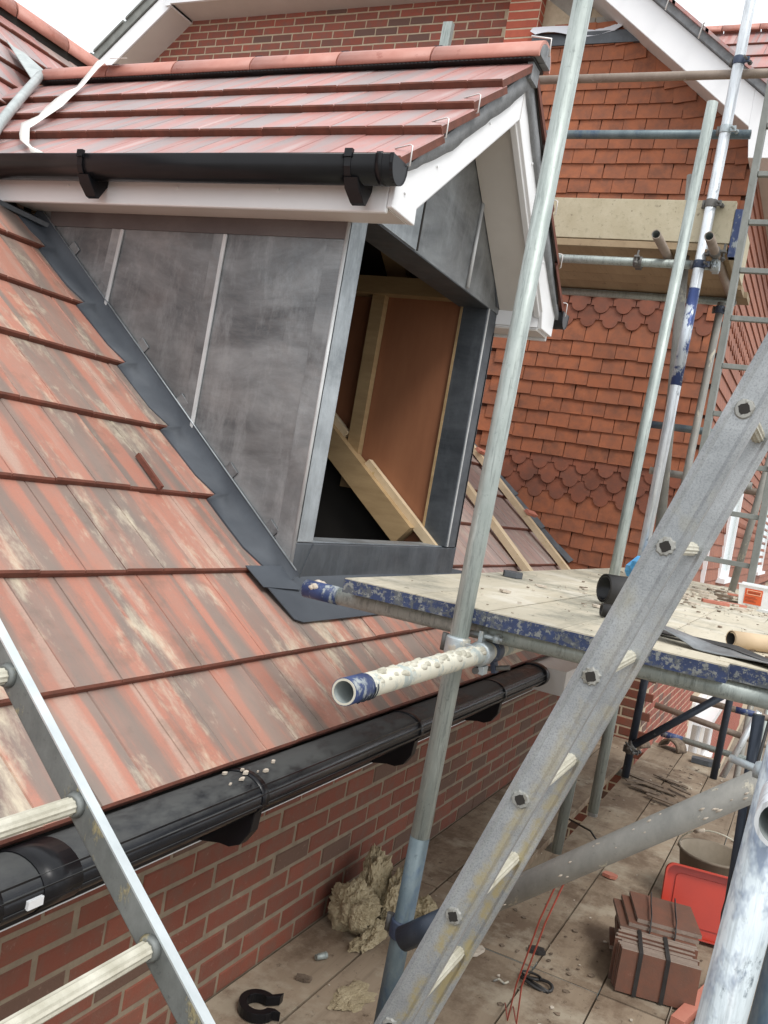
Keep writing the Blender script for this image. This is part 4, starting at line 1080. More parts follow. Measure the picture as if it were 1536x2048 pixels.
# crusts of mortar on the ledger
m = MB()
for i in range(110):
    y = random.uniform(1.56, 2.2); a = R(random.uniform(20, 150)); r_ = random.uniform(.003, .008)
    c = V((-.713 + math.cos(a) * (TR - .003), y, -.379 + math.sin(a) * (TR - .003))); m.ring_sweep([c - V((0, r_ * 2.2, 0)), c - V((0, r_, 0)), c + V((0, r_ , 0)), c + V((0, r_ * 2.2, 0))], [r_ * .4, r_ * .9, r_, r_ * .4], 8)
o = part(m, 'mortar_crust', 'rung', led); o['kind'] = 'stuff'
ZT = -.327
tr_ = tube('long grey tube carrying the near ends of the pale boards', (-1.27, 2.235, ZT), (.30, 2.235, ZT + .002), 'galv')
m = MB(); m.pipe((-1.269, 2.235, ZT), (-1.16, 2.235, ZT), TR + .0012, .0011); part(m, 'blue_end', 'tube_blue', tr_)
m = MB()
for i in range(14):
    a = R(random.uniform(20, 160)); c = V((-1.24 + .02 * random.random(), 2.235 - math.cos(a) * TR * .9, ZT + math.sin(a) * TR)); m.ring_sweep([c - V((.01, 0, 0)), c, c + V((.01, 0, 0))], [.004, .009, .004], 6)
part(m, 'mortar_lump', 'debris_pale', tr_)
tube('grey tube under the middle of the pale boards', (-1.2, 4.0, ZT), (.3, 4.0, ZT), 'galv')
tube('grey tube under the far ends of the pale boards', (-1.2, 5.95, ZT), (.3, 5.95, ZT), 'galv')
tube('grey upright tube with cut top, rising between the gable and the pale boards', (-.878, 4.38, -1.6), (-.792, 4.38, 2.01), 'galv', r=.0255)
t3 = tube('bright white and blue upright tube beside the clamped guard rails', (-.866, 5.1, -1.6), (-.818, 5.1, 3.3), 'alu_bright', r=.0285,  # radius widened so the shape mimics bloom around the bright tube
     couplers=((along((0, 0, -1.6), (0, 0, 3.3), 2.56), 'coupler_blue', (1, -.3, 0)), (along((0, 0, -1.6), (0, 0, 3.3), 2.19), 'coupler_zinc', (1, -.3, 0)), (along((0, 0, -1.6), (0, 0, 3.3), 1.79), 'coupler', (1, -.3, 0)), (along((0, 0, -1.6), (0, 0, 3.3), 1.46), 'coupler_blue', (1, -.3, 0))))
m = MB(); m.pipe(lerp((-.866, 5.1, -1.6), (-.818, 5.1, 3.3), .80), lerp((-.866, 5.1, -1.6), (-.818, 5.1, 3.3), 1.33), .0292, .0011); part(m, 'blue_paint', 'alu_blue', t3)
m = MB(); m.pipe(lerp((-.866, 5.1, -1.6), (-.818, 5.1, 3.3), -1.58), lerp((-.866, 5.1, -1.6), (-.818, 5.1, 3.3), -.33), .0292, .0011); part(m, 'dull_foot', 'galv', t3)
tube('greenish upright tube ending under the clamp at the high platform corner', (-.868, 6.05, -1.6), (-.815, 6.05, 1.50), 'galv_old', couplers=((.985, 'coupler_blue', (1, -.3, 0)), (.06, 'coupler', (1, -.3, 0))))
m = MB(); m.pipe(lerp((-.868, 6.05, -1.6), (-.815, 6.05, 1.50), -1.59), lerp((-.868, 6.05, -1.6), (-.815, 6.05, 1.50), -.40), TR + .001, .001)
for o_ in list(COL.objects):
    if o_.get('label', '').startswith('greenish upright tube'): part(m, 'dark_foot', 'tube_dark', o_)
tube('dark grey leaning tube between the two uprights by the toe board', (-.989, 5.25, 2.00), (-.785, 5.25, -.255), 'galv_old', r=.027)
tube('dusty top guard rail running in front of the gable', (-2.35, 5.16, 2.53), (.35, 5.16, 2.51), 'galv_rust')
tube('dark blue stained second guard rail in front of the gable', (-2.3, 5.16, 2.205), (-.705, 5.16, 2.19), 'galv_blue')
tube('pale tube carrying the high platform along its near side', (-2.2, 5.16, 1.475), (-.74, 5.16, 1.475), 'galv', couplers=((.70, 'coupler', (0, -1, .3)), (.985, 'coupler_zinc', (0, -1, .3))))
tube('pale tube carrying the high platform along its far side', (-2.2, 6.10, 1.52), (-.74, 6.10, 1.52), 'galv')
tube('stubby tube end pointing out under the toe board, left of the pair', (-1.03, 4.80, 1.522), (-1.03, 6.2, 1.545), 'galv_rust')
tube('brown tube end pointing out at the right corner of the high platform', (-.765, 4.80, 1.522), (-.765, 6.2, 1.545), 'galv_rust', couplers=((.20, 'coupler', (1, 0, 0)),))
tube('short tube stub in front of the tile hung wall, upper of two', (-1.145, 6.2, .70), (-.50, 6.2, .695), 'galv_blue')
tube('short tube stub in front of the tile hung wall, lower of two', (-1.09, 6.2, .396), (-.45, 6.2, .39), 'galv_old')
tube('reddish level tube behind the tall narrow ladder', (-.60, 6.5, .378), (.1, 6.5, .365), 'galv_rust')
tube('dark upright tube at the far end of the lower platform', (-.385, 6.7, -1.6), (-.36, 6.7, -.37), 'tube_dark')
tube('dark diagonal brace below the pale boards', (-.87, 6.0, -1.39), (-.32, 6.0, -.865), 'tube_dark', couplers=((.02, 'coupler', (0, -1, 0)),))
brc = tube('thick dusty diagonal brace sloping up to the right over the lower platform', (-.745, 2.085, -1.09), (.12, 1.98, -.332), 'galv_old', r=.029)
m = MB(); a, b_ = V((-.745, 2.085, -1.09)), V((.12, 1.98, -.332)); m.pipe(a, a + (b_ - a) * .12, .0302, .0011); part(m, 'dark_end', 'tube_dark', brc)
m = MB()
for i in range(26):
    t = random.uniform(.25, .95); ax = (b_ - a).normalized(); u = V((-.2, -.8, .55)); u = (u - ax * u.dot(ax)).normalized(); s2 = ax.cross(u)
    an = random.uniform(-1.0, 1.3); c = a + (b_ - a) * t + (u * math.cos(an) + s2 * math.sin(an)) * .0265; r_ = random.uniform(.003, .007)
    m.ring_sweep([c - ax * r_ * 1.3, c, c + ax * r_ * 1.3], [r_ * .4, r_, r_ * .4], 7, squash=.5)
o = part(m, 'mortar_spatter', 'debris_pale', brc); o['kind'] = 'stuff'
nt_ = tube('pale blue and white upright tube at the right edge, nearest of all', (-.075, 1.05, -1.60), (.030, 1.05, .15), 'near_tube', n=32)
tube('green grey upright tube just right of the nearest pale one', (-.022, 1.10, -1.60), (.078, 1.10, .12), 'galv_blue', n=24)
tube('level tube with open mouth at the right edge', (.012, .93, -.247), (.012, 2.6, -.247), 'alu_bright')
m = MB(); m.ring_sweep([(-.050, 1.10, -.235), (.0, 1.08, -.238)], .0045, 8); m2 = [o_ for o_ in COL.objects if o_.get('label', '').startswith('level tube with open mouth')][0]; part(m, 'bolt', 'coupler_zinc', m2)
m = MB(); m.ring_sweep([(-.022, 1.09, -.237), (-.012, 1.087, -.2375)], .010, 6); part(m, 'nut', 'coupler_zinc', m2)
cbl = tube('dark post with black cables beside the nearest tube', (-.038, 2.2, -.95), (-.058, 2.2, -.36), 'tube_dark', r=.013)
for q in range(5):
    m = MB(); x0 = -.045 + .010 * q
    m.ring_sweep([(x0 + .010, 2.18, -.36), (x0 + .014 * math.sin(q * 2), 2.165, -.50), (x0 + .006, 2.17, -.62), (x0 + .004 * q - .01, 2.17, -.80), (x0 + .01, 2.17, -1.0)], .004, 6); part(m, 'cable', 'rubber', cbl)
# lower far scaffold seen under the boards
for i, (lab, a, b_, mt, bands) in enumerate((
    ('grimy level tube seen through the gap, topmost of three', (-.70, 7.5, -1.228), (.5, 7.5, -1.242), 'galv_rust', ()),
    ('grimy level tube seen through the gap, middle of three', (-.95, 7.5, -1.35), (.5, 7.5, -1.50), 'galv_rust', ()),
    ('blue ended level tube seen through the gap, lowest of three', (-.865, 7.5, -1.556), (.5, 7.5, -1.61), 'galv', ()),
    ('whitish slanting tube tying the far rails together', (-.20, 7.42, -1.19), (-.37, 7.42, -1.76), 'alu_bright', ()),
    ('pale upright tube behind the far rails', (-.315, 7.9, -4.3), (-.27, 7.9, -.40), 'galv_old', ()),
    ('grey upright tube further right behind the far rails', (-.18, 8.1, -4.3), (-.15, 8.1, -.40), 'galv', ()))):
    tube(lab, a, b_, mt, bands=((0.0, .12, 'tube_blue'),) if i == 2 else ((.28, .42, 'tube_blue'),) if i == 0 else ())
tube('dark tube low under the upright by the tall ladder', (-.42, 5.6, -.37), (-.30, 5.6, .95), 'galv_old', r=.02)

# boards ---------------------------------------------------------------
def board(label, x0, x1, y0, y1, zt, mat, th=.038, end='board_end', grp=None, name='scaffold_board', yaw=0.0):
    c = V(((x0 + x1) / 2, (y0 + y1) / 2, zt - th)); t = thing(name, label, 'scaffold board', c, grp)
    m = MB(); nseg = max(2, int((y1 - y0) / .3))
    hw = (x1 - x0) / 2; sag = random.uniform(.0, .003)
    for i in range(nseg):
        ya = y0 - c.y + .0 + (y1 - y0) * i / nseg; yb = y0 - c.y + (y1 - y0) * (i + 1) / nseg
        wa = .002 * noise.noise(V((ya * 3, x0 * 9, 0))); wb = .002 * noise.noise(V((yb * 3, x0 * 9, 0)))
        def Z(y): return .0015 * noise.noise(V((y, x0 * 5, 3)))
        p = [(-hw + wa, ya, -th / 2 + Z(ya)), (hw + wa, ya, -th / 2 + Z(ya)), (hw + wb, yb, -th / 2 + Z(yb)), (-hw + wb, yb, -th / 2 + Z(yb)), (-hw + wa, ya, th / 2 + Z(ya)), (hw + wa, ya, th / 2 + Z(ya)), (hw + wb, yb, th / 2 + Z(yb)), (-hw + wb, yb, th / 2 + Z(yb))]
        b0 = len(m.v); m.v += [V(q) + c + V((0, 0, th / 2)) for q in p]
        fs = [(0, 3, 2, 1), (4, 5, 6, 7), (1, 2, 6, 5), (3, 0, 4, 7)]
        if i == 0: fs.append((0, 1, 5, 4))
        if i == nseg - 1: fs.append((2, 3, 7, 6))
        for f in fs: m.f.append([b0 + q for q in f]); m.mi.append(0); m.sm.append(False)
    part(m, 'plank', mat, t)
    if end:
        m = MB(); e = .0018
        m.box((c.x - hw - e, y0 - e, zt - th - .001), (c.x + hw + e, y0 + .001, zt - .003)); 
        m.box((c.x - hw - e, y0 + .001, zt - th + .0), (c.x - hw + .0002, y0 + .05, zt - .003)); m.box((c.x + hw - .0002, y0 + .001, zt - th), (c.x + hw + e, y0 + .05, zt - .003))
        part(m, 'hoop_iron', end, t)
    if yaw: t.rotation_euler = (0, 0, yaw)
    return t
ZL = -1.60
gl = 'boards of the lower platform'
lows = [(-1.383, -1.168, 'against the brick wall'), (-1.158, -.955, 'second from the brick wall'), (-.885, -.655, 'just right of the dark gap'), (-.648, -.422, 'second right of the dark gap'), (-.415, -.192, 'third right of the dark gap'), (-.185, .04, 'fourth right of the dark gap'), (.05, .275, 'at the right edge')]
for i, (a, b_, wh) in enumerate(lows):
    if i in (0, 1):
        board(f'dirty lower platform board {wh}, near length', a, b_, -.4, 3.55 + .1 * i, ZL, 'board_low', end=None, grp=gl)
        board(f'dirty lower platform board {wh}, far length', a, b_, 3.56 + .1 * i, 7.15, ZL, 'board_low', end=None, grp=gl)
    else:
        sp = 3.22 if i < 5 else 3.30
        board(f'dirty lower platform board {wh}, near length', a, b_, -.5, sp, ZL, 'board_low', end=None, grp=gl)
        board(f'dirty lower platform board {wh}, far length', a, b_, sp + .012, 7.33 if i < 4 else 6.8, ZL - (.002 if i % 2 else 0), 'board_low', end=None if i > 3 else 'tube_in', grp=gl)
for x in (-1.2,): pass
for y in (0.4, 2.6, 4.6, 6.4):
    tube(f'tube under the lower boards {("nearest the viewer", "below the tile packs", "below the dark gap", "at the far end")[(0.4, 2.6, 4.6, 6.4).index(y)]}', (-1.38, y, ZL - .063), (.6, y, ZL - .063), 'galv_old', n=12)
ZU = -.265
gu = 'pale boards of the upper platform'
ups = [(-1.115, -.908, 'leftmost, by the dormer sill'), (-.905, -.705, 'second from the left'), (-.698, -.512, 'third from the left'), (-.509, -.325, 'fourth from the left, behind the ladder'), (-.322, -.137, 'fifth from the left, right of the ladder')]
for i, (a, b_, wh) in enumerate(ups):
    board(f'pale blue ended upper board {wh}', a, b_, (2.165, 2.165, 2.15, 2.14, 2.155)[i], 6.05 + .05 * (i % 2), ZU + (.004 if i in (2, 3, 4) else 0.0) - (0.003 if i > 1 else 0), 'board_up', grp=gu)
board('skewed blue ended board at the right edge of the upper platform', -.128, .095, 2.21, 5.9, ZU + .003, 'board_up', grp=gu, yaw=R(-1.2))
# high platform in front of the gable
gh = 'boards of the high platform before the gable'
for i in range(6):
    y0 = 5.135 + .19 * i
    t = thing('scaffold_board', f'high platform board, {("nearest", "second", "third", "fourth", "fifth", "farthest")[i]} row seen from below', 'scaffold board', (-1.45, y0 + .1, 1.548), gh)
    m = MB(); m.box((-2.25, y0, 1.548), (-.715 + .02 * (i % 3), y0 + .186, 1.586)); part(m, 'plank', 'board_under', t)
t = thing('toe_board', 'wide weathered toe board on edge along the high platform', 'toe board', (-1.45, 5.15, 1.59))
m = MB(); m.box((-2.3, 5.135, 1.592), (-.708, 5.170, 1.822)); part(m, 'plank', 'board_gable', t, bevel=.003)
t = thing('toe_board', 'blue ended board on edge closing the right end of the high platform', 'toe board', (-.66, 5.3, 1.55))
m = MB(); m.box((-.704, 5.14, 1.52), (-.672, 5.7, 1.775)); part(m, 'plank', 'board_gable', t); m = MB(); m.box((-.706, 5.132, 1.52), (-.670, 5.19, 1.777)); part(m, 'hoop_iron', 'tube_blue', t)

# ------------------------------------------------------------------ ladders
def rail_section(m, p0, p1, wdir, ddir, W, D, mi=0):
    """channel: web W wide in wdir, flanges D deep along ddir"""
    p0, p1, wd, dd = V(p0), V(p1), V(wdir).normalized(), V(ddir).normalized()
    t = .003
    prof = [(-W / 2, 0), (-W / 2 + .008, -.004), (-W / 2 + .014, 0), (W / 2 - .014, 0), (W / 2 - .008, -.004), (W / 2, 0), (W / 2, D), (W / 2 - .012, D), (W / 2 - .012, D - t), (W / 2 - t, D - t), (W / 2 - t, .007), (-W / 2 + t, .007), (-W / 2 + t, D - t), (-W / 2 + .012, D - t), (-W / 2 + .012, D), (-W / 2, D)]
    m.prism([p0 + wd * a + dd * b for a, b in prof], p1 - p0, mi)
lad = thing('ladder', 'big oxidised aluminium ladder leaning up to the right across the photo', 'ladder', (-.755, 1.70, -1.6))
La, Lb = V((-.755, 1.54, -1.585)), V((.265, 1.54, 1.42)); Ld = (Lb - La).normalized(); Lw = V((0, 1, 0)).cross(Ld).normalized()
for j, (yy, dd) in enumerate(((1.54, 1), (1.89, -1))):
    m = MB(); o0 = V((0, yy - 1.54, 0)); rail_section(m, La + o0, Lb + o0, Lw, (0, 1, 0), .055, .026)
    st_ = part(m, 'stile', 'ladder', lad)
    if j == 0:
        m = MB()
        [m.beam(La + o0 + Lw * e + V((0, -.0012, 0)), Lb + o0 + Lw * e + V((0, -.0012, 0)), .0035, .0024, (0, 1, 0)) for e in (-.0205, .0205)]; part(m, 'stile_rib', 'ladder', st_)
        m = MB(); [m.beam(La + o0 + Lw * e + V((0, -.0004, 0)), Lb + o0 + Lw * e + V((0, -.0004, 0)), .0012, .0012, (0, 1, 0)) for e in (-.0235, -.0175, .0175, .0235)]; part(m, 'groove', 'coupler', st_)
m0 = -.453 - 0; 
ref = V((-.3805, 1.54, -.527 + .0)); ref = V((-.302, 1.54, -.267))
hole = V((-.4651, 1.54, -.7310)); 
k0 = (hole - La).dot(Ld); t = k0 % .25
i = 0
while t < (Lb - La).length:
    c = La + Ld * t
    # rung: fluted tube from stile to stile
    m = MB(); pr_ = []
    n = 24
    for q in range(n):
        a = 2 * math.pi * q / n; rr = .0138 if q % 2 else .0122
        pr_.append(c + Ld * math.cos(a) * rr + Lw * math.sin(a) * rr + V((0, .0085, 0)))
    m.prism(pr_, (0, .342, 0)); part(m, 'rung', 'rung', lad)
    # swaged end seen on the outer face
    m = MB(); n = 20
    rin = [.0085 + (.0025 if q % 5 == 0 else 0.0) for q in range(n)]
    b0 = len(m.v)
    for q in range(n):
        a = 2 * math.pi * q / n; e = Ld * math.cos(a) + Lw * math.sin(a)
        jit = 1 + .09 * math.sin(q * 3.1 + i * 2.3) + .05 * math.sin(q * 7 + i)
        m.v += [c + e * .0165 * jit + V((0, .0005, 0)), c + e * .0138 * jit + V((0, -.0035, 0)), c + e * rin[q] + V((0, -.004, 0)), c + e * rin[q] + V((0, .020, 0))]
    for q in range(n):
        q2 = (q + 1) % n
        for z_ in range(3): m.f.append([b0 + q * 4 + z_, b0 + q2 * 4 + z_, b0 + q2 * 4 + z_ + 1, b0 + q * 4 + z_ + 1]); m.mi.append(0); m.sm.append(False)
    part(m, 'rung_collar', 'collar', lad)
    m = MB(); m.prism([c + (Ld * math.cos(2 * math.pi * q / 12) + Lw * math.sin(2 * math.pi * q / 12)) * (.0072 + .0045 * abs(math.sin(q * 2.1 + i * 1.7)) * (1 if q % 3 == 0 else .45)) + V((0, -.0042, 0)) for q in range(12)], (0, .003, 0)); part(m, 'rung_bore', 'dark', lad)
    t += .25; i += 1
# roof ladder, lower left
rl = thing('roof_ladder', 'narrow mortar stained aluminium ladder with cream rungs at the lower left', 'ladder', (.18, .94, -1.6))
Ra, Rb = V((.17, 1.123, -1.588)), V((-2.05, 1.123, .328)); Rd = (Rb - Ra).normalized(); Rw = V((0, 1, 0)).cross(Rd).normalized()
if Rw.z < 0: Rw = -Rw
for yy, dd in ((1.123, 1), (.76, -1)):
    o0 = V((0, yy - 1.123, 0))
    m = MB(); m.prism([Ra + o0 + Rw * a + V((0, b_ * dd, 0)) for a, b_ in ((-.022, 0), (.022, 0), (.022, .018), (-.022, .018))], Rb - Ra); st_ = part(m, 'stile', 'ladder_web', rl, bevel=.003)
    m = MB(); m.prism([Ra + o0 + Rw * a + V((0, b_ * dd, 0)) for a, b_ in ((.0222, -.001), (.0255, -.001), (.0255, .0185), (.0222, .0185))], Rb - Ra); part(m, 'flange', 'ladder_edge', st_)
href = V((-1.176, 1.123, -.426)); k0 = (href - Ra).dot(Rd); t = k0 % .25
while t < (Rb - Ra).length:
    c = Ra + Rd * t; m = MB(); pr_ = []
    for q in range(20):
        a = 2 * math.pi * q / 20; rr = .0145 if q % 2 else .0128
        pr_.append(V((c.x, .765, c.z)) + Rd * math.cos(a) * rr + Rw * math.sin(a) * rr)
    m.prism(pr_, (0, .356, 0)); part(m, 'rung', 'rung', rl)
    m = MB(); m.ring_sweep([V((c.x, 1.112, c.z)), V((c.x, 1.122, c.z))], [.017, .022], 14); part(m, 'rung_collar', 'ladder_web', rl)
    t += .25
# tall narrow ladder on the upper platform
tl = thing('ladder', 'tall narrow grey ladder standing on the upper boards at the right', 'ladder', (-.45, 5.0, ZU))
for x in (-.63, -.285):
    m = MB(); m.box((x - .017, 5.0 - .03, ZU + .001), (x + .017, 5.0 + .03, 3.0)); part(m, 'stile', 'ladder_grey', tl, bevel=.002)
z = -.09
while z < 2.9:
    m = MB(); m.beam((-.612, 5.0, z), (-.303, 5.0, z), .03, .026); part(m, 'rung', 'ladder_grey', tl, bevel=.002); z += .2505

# ------------------------------------------------------------------ things on the upper platform
def roll(label, p0, p1, r, mat, inner, cat, name, turns=2.2):
    t = thing(name, label, cat, (min(p0[0], p1[0]), p0[1], p0[2] - r))
    p0, p1 = V(p0), V(p1); d = (p1 - p0).normalized(); a = d.cross(V((0, 0, 1))).normalized(); u = a.cross(d)
    m = MB(); N_ = int(turns * 20); b0 = 0; P = []
    for i in range(N_ + 1):
        an = 2 * math.pi * i / 20 - 1.2; rr = r * (1 - .28 * i / N_); P.append((math.cos(an) * rr, math.sin(an) * rr))
    for p in (p0, p1):
        for (x, y) in P: m.v.append(p + a * x + u * y)
    th = .002
    for p in (p0, p1):
        for (x, y) in P: m.v.append(p + (a * x + u * y) * (1 - th / r * 1.5))
    n = N_ + 1
    for i in range(N_):
        for q, k in (([i, i + 1, n + i + 1, n + i], 0), ([2 * n + i + 1, 2 * n + i, 3 * n + i, 3 * n + i + 1], 1), ([i + 1, i, 2 * n + i, 2 * n + i + 1], 0), ([n + i, n + i + 1, 3 * n + i + 1, 3 * n + i], 0)):
            m.f.append(q); m.mi.append(k); m.sm.append(True)
    part(m, 'sheet', [mat, inner], t)
    return t
roll('open roll of black membrane lying on the upper boards behind the ladder', (-.60, 2.98, ZU + .055), (-.44, 3.12, ZU + .055), .052, 'rubber', 'black_pvc', 'roll', 'membrane_roll')
roll('smaller black roll tucked below the larger membrane roll', (-.52, 2.60, ZU + .022), (-.40, 2.66, ZU + .022), .020, 'rubber', 'rubber', 'roll', 'membrane_roll')
roll('tan cardboard tube lying on the upper boards at the right', (-.165, 2.52, ZU + .027), (-.055, 2.62, ZU + .027), .024, 'card', 'dark', 'tube', 'cardboard_tube', 1.5)
tag(MB().ring_sweep([(-.052, 2.625, ZU + .02), (-.02, 2.65, ZU + .02)], .014, 12).build('tin_can', 'galv'), 'small grey metal sleeve at the end of the cardboard tube', 'sleeve')
# curled lead offcut
m = MB(); N_ = 26; Wd = 5
for i in range(N_):
    t = i / (N_ - 1); x = -.40 + .36 * t
    for j in range(Wd):
        q = j / (Wd - 1); y = 2.22 + .09 * q + .16 * (1 - t) - .02 * math.sin(t * 6)
        z = ZU + .006 + .030 * max(0, math.sin(t * 5.2 + .6)) * (1 - q * .7) + .02 * (q * (1 - t)) + (.035 * max(0, t - .62) * (1 - q))
        m.v.append(V((x + .03 * q, y, z)))
for i in range(N_ - 1):
    for j in range(Wd - 1):
        a = i * Wd + j; m.f.append([a, a + Wd, a + Wd + 1, a + 1]); m.mi.append(0); m.sm.append(True)
o = m.build('lead_offcut', 'lead'); md = o.modifiers.new('thickness', 'SOLIDIFY'); md.thickness = .002
tag(o, 'curled grey lead offcut hanging over the near board ends right of the ladder', 'lead sheet')
m = MB(); m.prism([(-.40, 2.46, ZU + .006), (-.16, 2.40, ZU + .012), (-.05, 2.30, ZU + .006), (-.03, 2.34, ZU + .006), (-.14, 2.45, ZU + .016), (-.38, 2.52, ZU + .008)], (0, 0, .004))
tag(m.build('membrane_offcut', 'rubber'), 'flat dark membrane offcut beside the cardboard tube', 'offcut')
# white plastic tub with orange label
tub = thing('plastic_tub', 'white plastic tub with an orange printed label on the upper boards', 'tub', (-.17, 4.62, ZU))
m = MB(); m.hexa([(-.292, 4.50, ZU + .002), (-.06, 4.50, ZU + .002), (-.06, 4.72, ZU + .002), (-.292, 4.72, ZU + .002), (-.302, 4.49, ZU + .098), (-.05, 4.49, ZU + .098), (-.05, 4.73, ZU + .098), (-.302, 4.73, ZU + .098)])
m.f.pop(1); m.mi.pop(); m.sm.pop()
tb = part(m, 'body', 'tub_white', tub); md = tb.modifiers.new('thickness', 'SOLIDIFY'); md.thickness = .003
m = MB(); m.beam((-.305, 4.488, ZU + .099), (-.047, 4.488, ZU + .099), .008, .006); m.beam((-.305, 4.732, ZU + .099), (-.047, 4.732, ZU + .099), .008, .006); part(m, 'rim', 'tub_white', tub)
m = MB(); m.hexa([(-.272, 4.4955, ZU + .014), (-.196, 4.4955, ZU + .014), (-.196, 4.498, ZU + .014), (-.272, 4.498, ZU + .014), (-.272, 4.4885, ZU + .084), (-.196, 4.4885, ZU + .084), (-.196, 4.491, ZU + .084), (-.272, 4.491, ZU + .084)]); lb = part(m, 'label', 'orange_label', tub)
def fpt(x, z): return V((x, 4.4955 - (z - ZU - .014) * .1 - .0012, z))
m = MB()
for a, b_ in (((-.262, ZU + .076), (-.203, ZU + .076)), ((-.262, ZU + .058), (-.203, ZU + .058))): m.beam(fpt(*a), fpt(*b_), .0012, .002)
for x in (-.262, -.203): m.beam(fpt(x, ZU + .0575), fpt(x, ZU + .0765), .002, .0012)
part(m, 'word_frame', 'cream_print', lb)
def text_mesh(txt, size, origin, xdir, ydir, mat, parent, name='lettering'):
    cu = bpy.data.curves.new(name, 'FONT'); cu.body = txt; cu.size = size; cu.extrude = .0004; cu.resolution_u = 2
    to = bpy.data.objects.new('tmp_text', cu); COL.objects.link(to)
    dg = bpy.context.evaluated_depsgraph_get(); dg.update(); me = bpy.data.meshes.new_from_object(to.evaluated_get(dg))
    bpy.data.objects.remove(to); zd = V(xdir).cross(V(ydir))
    mm = frame_m(V(xdir), V(ydir), zd, V(origin)); me.transform(mm); me.transform(Matrix.Translation(-parent_world(parent)))
    me.materials.clear(); me.materials.append(MAT[mat]); o = bpy.data.objects.new(name, me); COL.objects.link(o); o.parent = parent; return o
try: text_mesh('UNIVERSAL', .0108, fpt(-.2595, ZU + .0625) - V((0, .0008, 0)), (1, 0, 0), (0, -.1, .995), 'dark_print', lb)
except Exception as ex: print('text', ex)
m = MB()
for i, (zz, x1) in enumerate(((.046, -.222), (.040, -.214), (.031, -.226), (.026, -.218))):
    m.beam(fpt(-.266, ZU + zz), fpt(x1, ZU + zz), .001, .0014)
part(m, 'small_print', 'dark_print', lb)
tag(MB().prism([(-.20, 4.28, ZU + .001), (-.05, 4.20, ZU + .001), (.05, 4.40, ZU + .001), (-.08, 4.46, ZU + .001)], (0, 0, .012)).build('plastic_sheet', 'tub_white'), 'crumpled clear plastic sheet in front of the white tub', 'plastic sheet')
# blue plastic bag
m = MB(); rnd = random.Random(4)
nu, nv = 16, 10
for i in range(nv + 1):
    for j in range(nu):
        th_ = math.pi * i / nv; ph = 2 * math.pi * j / nu
        q = V((math.sin(th_) * math.cos(ph), math.sin(th_) * math.sin(ph), math.cos(th_)))
        r_ = 1 + .45 * noise.noise(q * 2.3) + .25 * noise.noise(q * 6)
        lean = .05 * max(0, q.z)
        m.v.append(V((-.835 + q.x * .085 * r_ + lean + .02, 4.95 + q.y * .08 * r_, max(ZU + .002, ZU + .065 + q.z * .085 * r_))))
for i in range(nv):
    for j in range(nu): m.f.append([i * nu + j, (i + 1) * nu + j, (i + 1) * nu + (j + 1) % nu, i * nu + (j + 1) % nu]); m.mi.append(0); m.sm.append(False)
tag(m.build('plastic_bag', 'glove'), 'crumpled bright blue plastic bag at the foot of the bright tube', 'bag')

# rubble on the upper boards: bigger pieces singly
rnd = random.Random(11)
def chunk(label, p, sx, sy, sz, yaw, mat, name='tile_fragment', cat='tile fragment', grp=None):
    m = MB(); c, s = math.cos(yaw), math.sin(yaw); P = []
    poly = [(-1, -.9), (.2, -1), (1, -.5), (.9, .8), (-.2, 1), (-1, .5)]
    poly = [(a * rnd.uniform(.8, 1.1) * sx / 2, b * rnd.uniform(.8, 1.1) * sy / 2) for a, b in poly]
    m.prism([(p[0] + a * c - b * s, p[1] + a * s + b * c, p[2]) for a, b in poly], (0, 0, sz))
    return tag(m.build(name, mat), label, cat, grp)
frag = [(-.43, 4.55), (-.36, 4.2), (-.50, 4.9), (-.33, 4.6), (-.42, 3.9), (-.30, 4.35), (-.25, 4.1), (-.46, 5.3), (-.22, 4.85), (-.36, 5.2), (-.55, 4.3), (-.38, 4.8)]
ORD = ('nearest', 'second nearest', 'third nearest', 'third farthest', 'second farthest', 'farthest')
FL = [''] * 12
for par, nm in ((0, 'of the six pale mortar crusts on the upper boards'), (1, 'of the six brown tile fragments on the upper boards')):
    ids = sorted([i for i in range(12) if i % 2 == par], key=lambda i: frag[i][1])
    for rank, i in enumerate(ids): FL[i] = ORD[rank] + ' to the viewer ' + nm if rank < 3 else ORD[rank] + ' ' + nm
for i, (x, y) in enumerate(frag):
    pale = i % 2 == 0
    chunk(FL[i], (x, y, ZU + .002), rnd.uniform(.05, .13), rnd.uniform(.04, .08), rnd.uniform(.006, .016), rnd.uniform(-.6, .6), 'debris_pale' if pale else ('foot' if i % 4 == 1 else 'debris'), grp='pale mortar crusts on the upper boards' if pale else 'brown fragments on the upper boards')
chunk('small red tile piece on the upper boards near the blue bag', (-.78, 4.3, ZU + .002), .10, .05, .012, .4, 'foot')
chunk('dark scrap with foil at the left edge of the upper boards', (-1.02, 3.35, ZU + .002), .08, .10, .02, .4, 'lead_dark', 'scrap', 'scrap')
def scatter(name, label, rects, n, mat, zt, smin, smax, flat=.4, seed=1):
    m = MB(); q = random.Random(seed)
    for i in range(n):
        x0, x1, y0, y1 = rects[q.randrange(len(rects))]
        x, y = q.uniform(x0, x1), q.uniform(y0, y1)
        r_ = smin + (smax - smin) * q.random() ** 3; k = 5; a0 = q.random() * 6
        P = [(x + math.cos(a0 + 2 * math.pi * j / k) * r_ * q.uniform(.5, 1.3), y + math.sin(a0 + 2 * math.pi * j / k) * r_ * q.uniform(.5, 1.6), zt) for j in range(k)]
        m.prism(P, (0, 0, r_ * flat))
    o = m.build(name, mat); tag(o, label, 'debris', kind='stuff'); return o
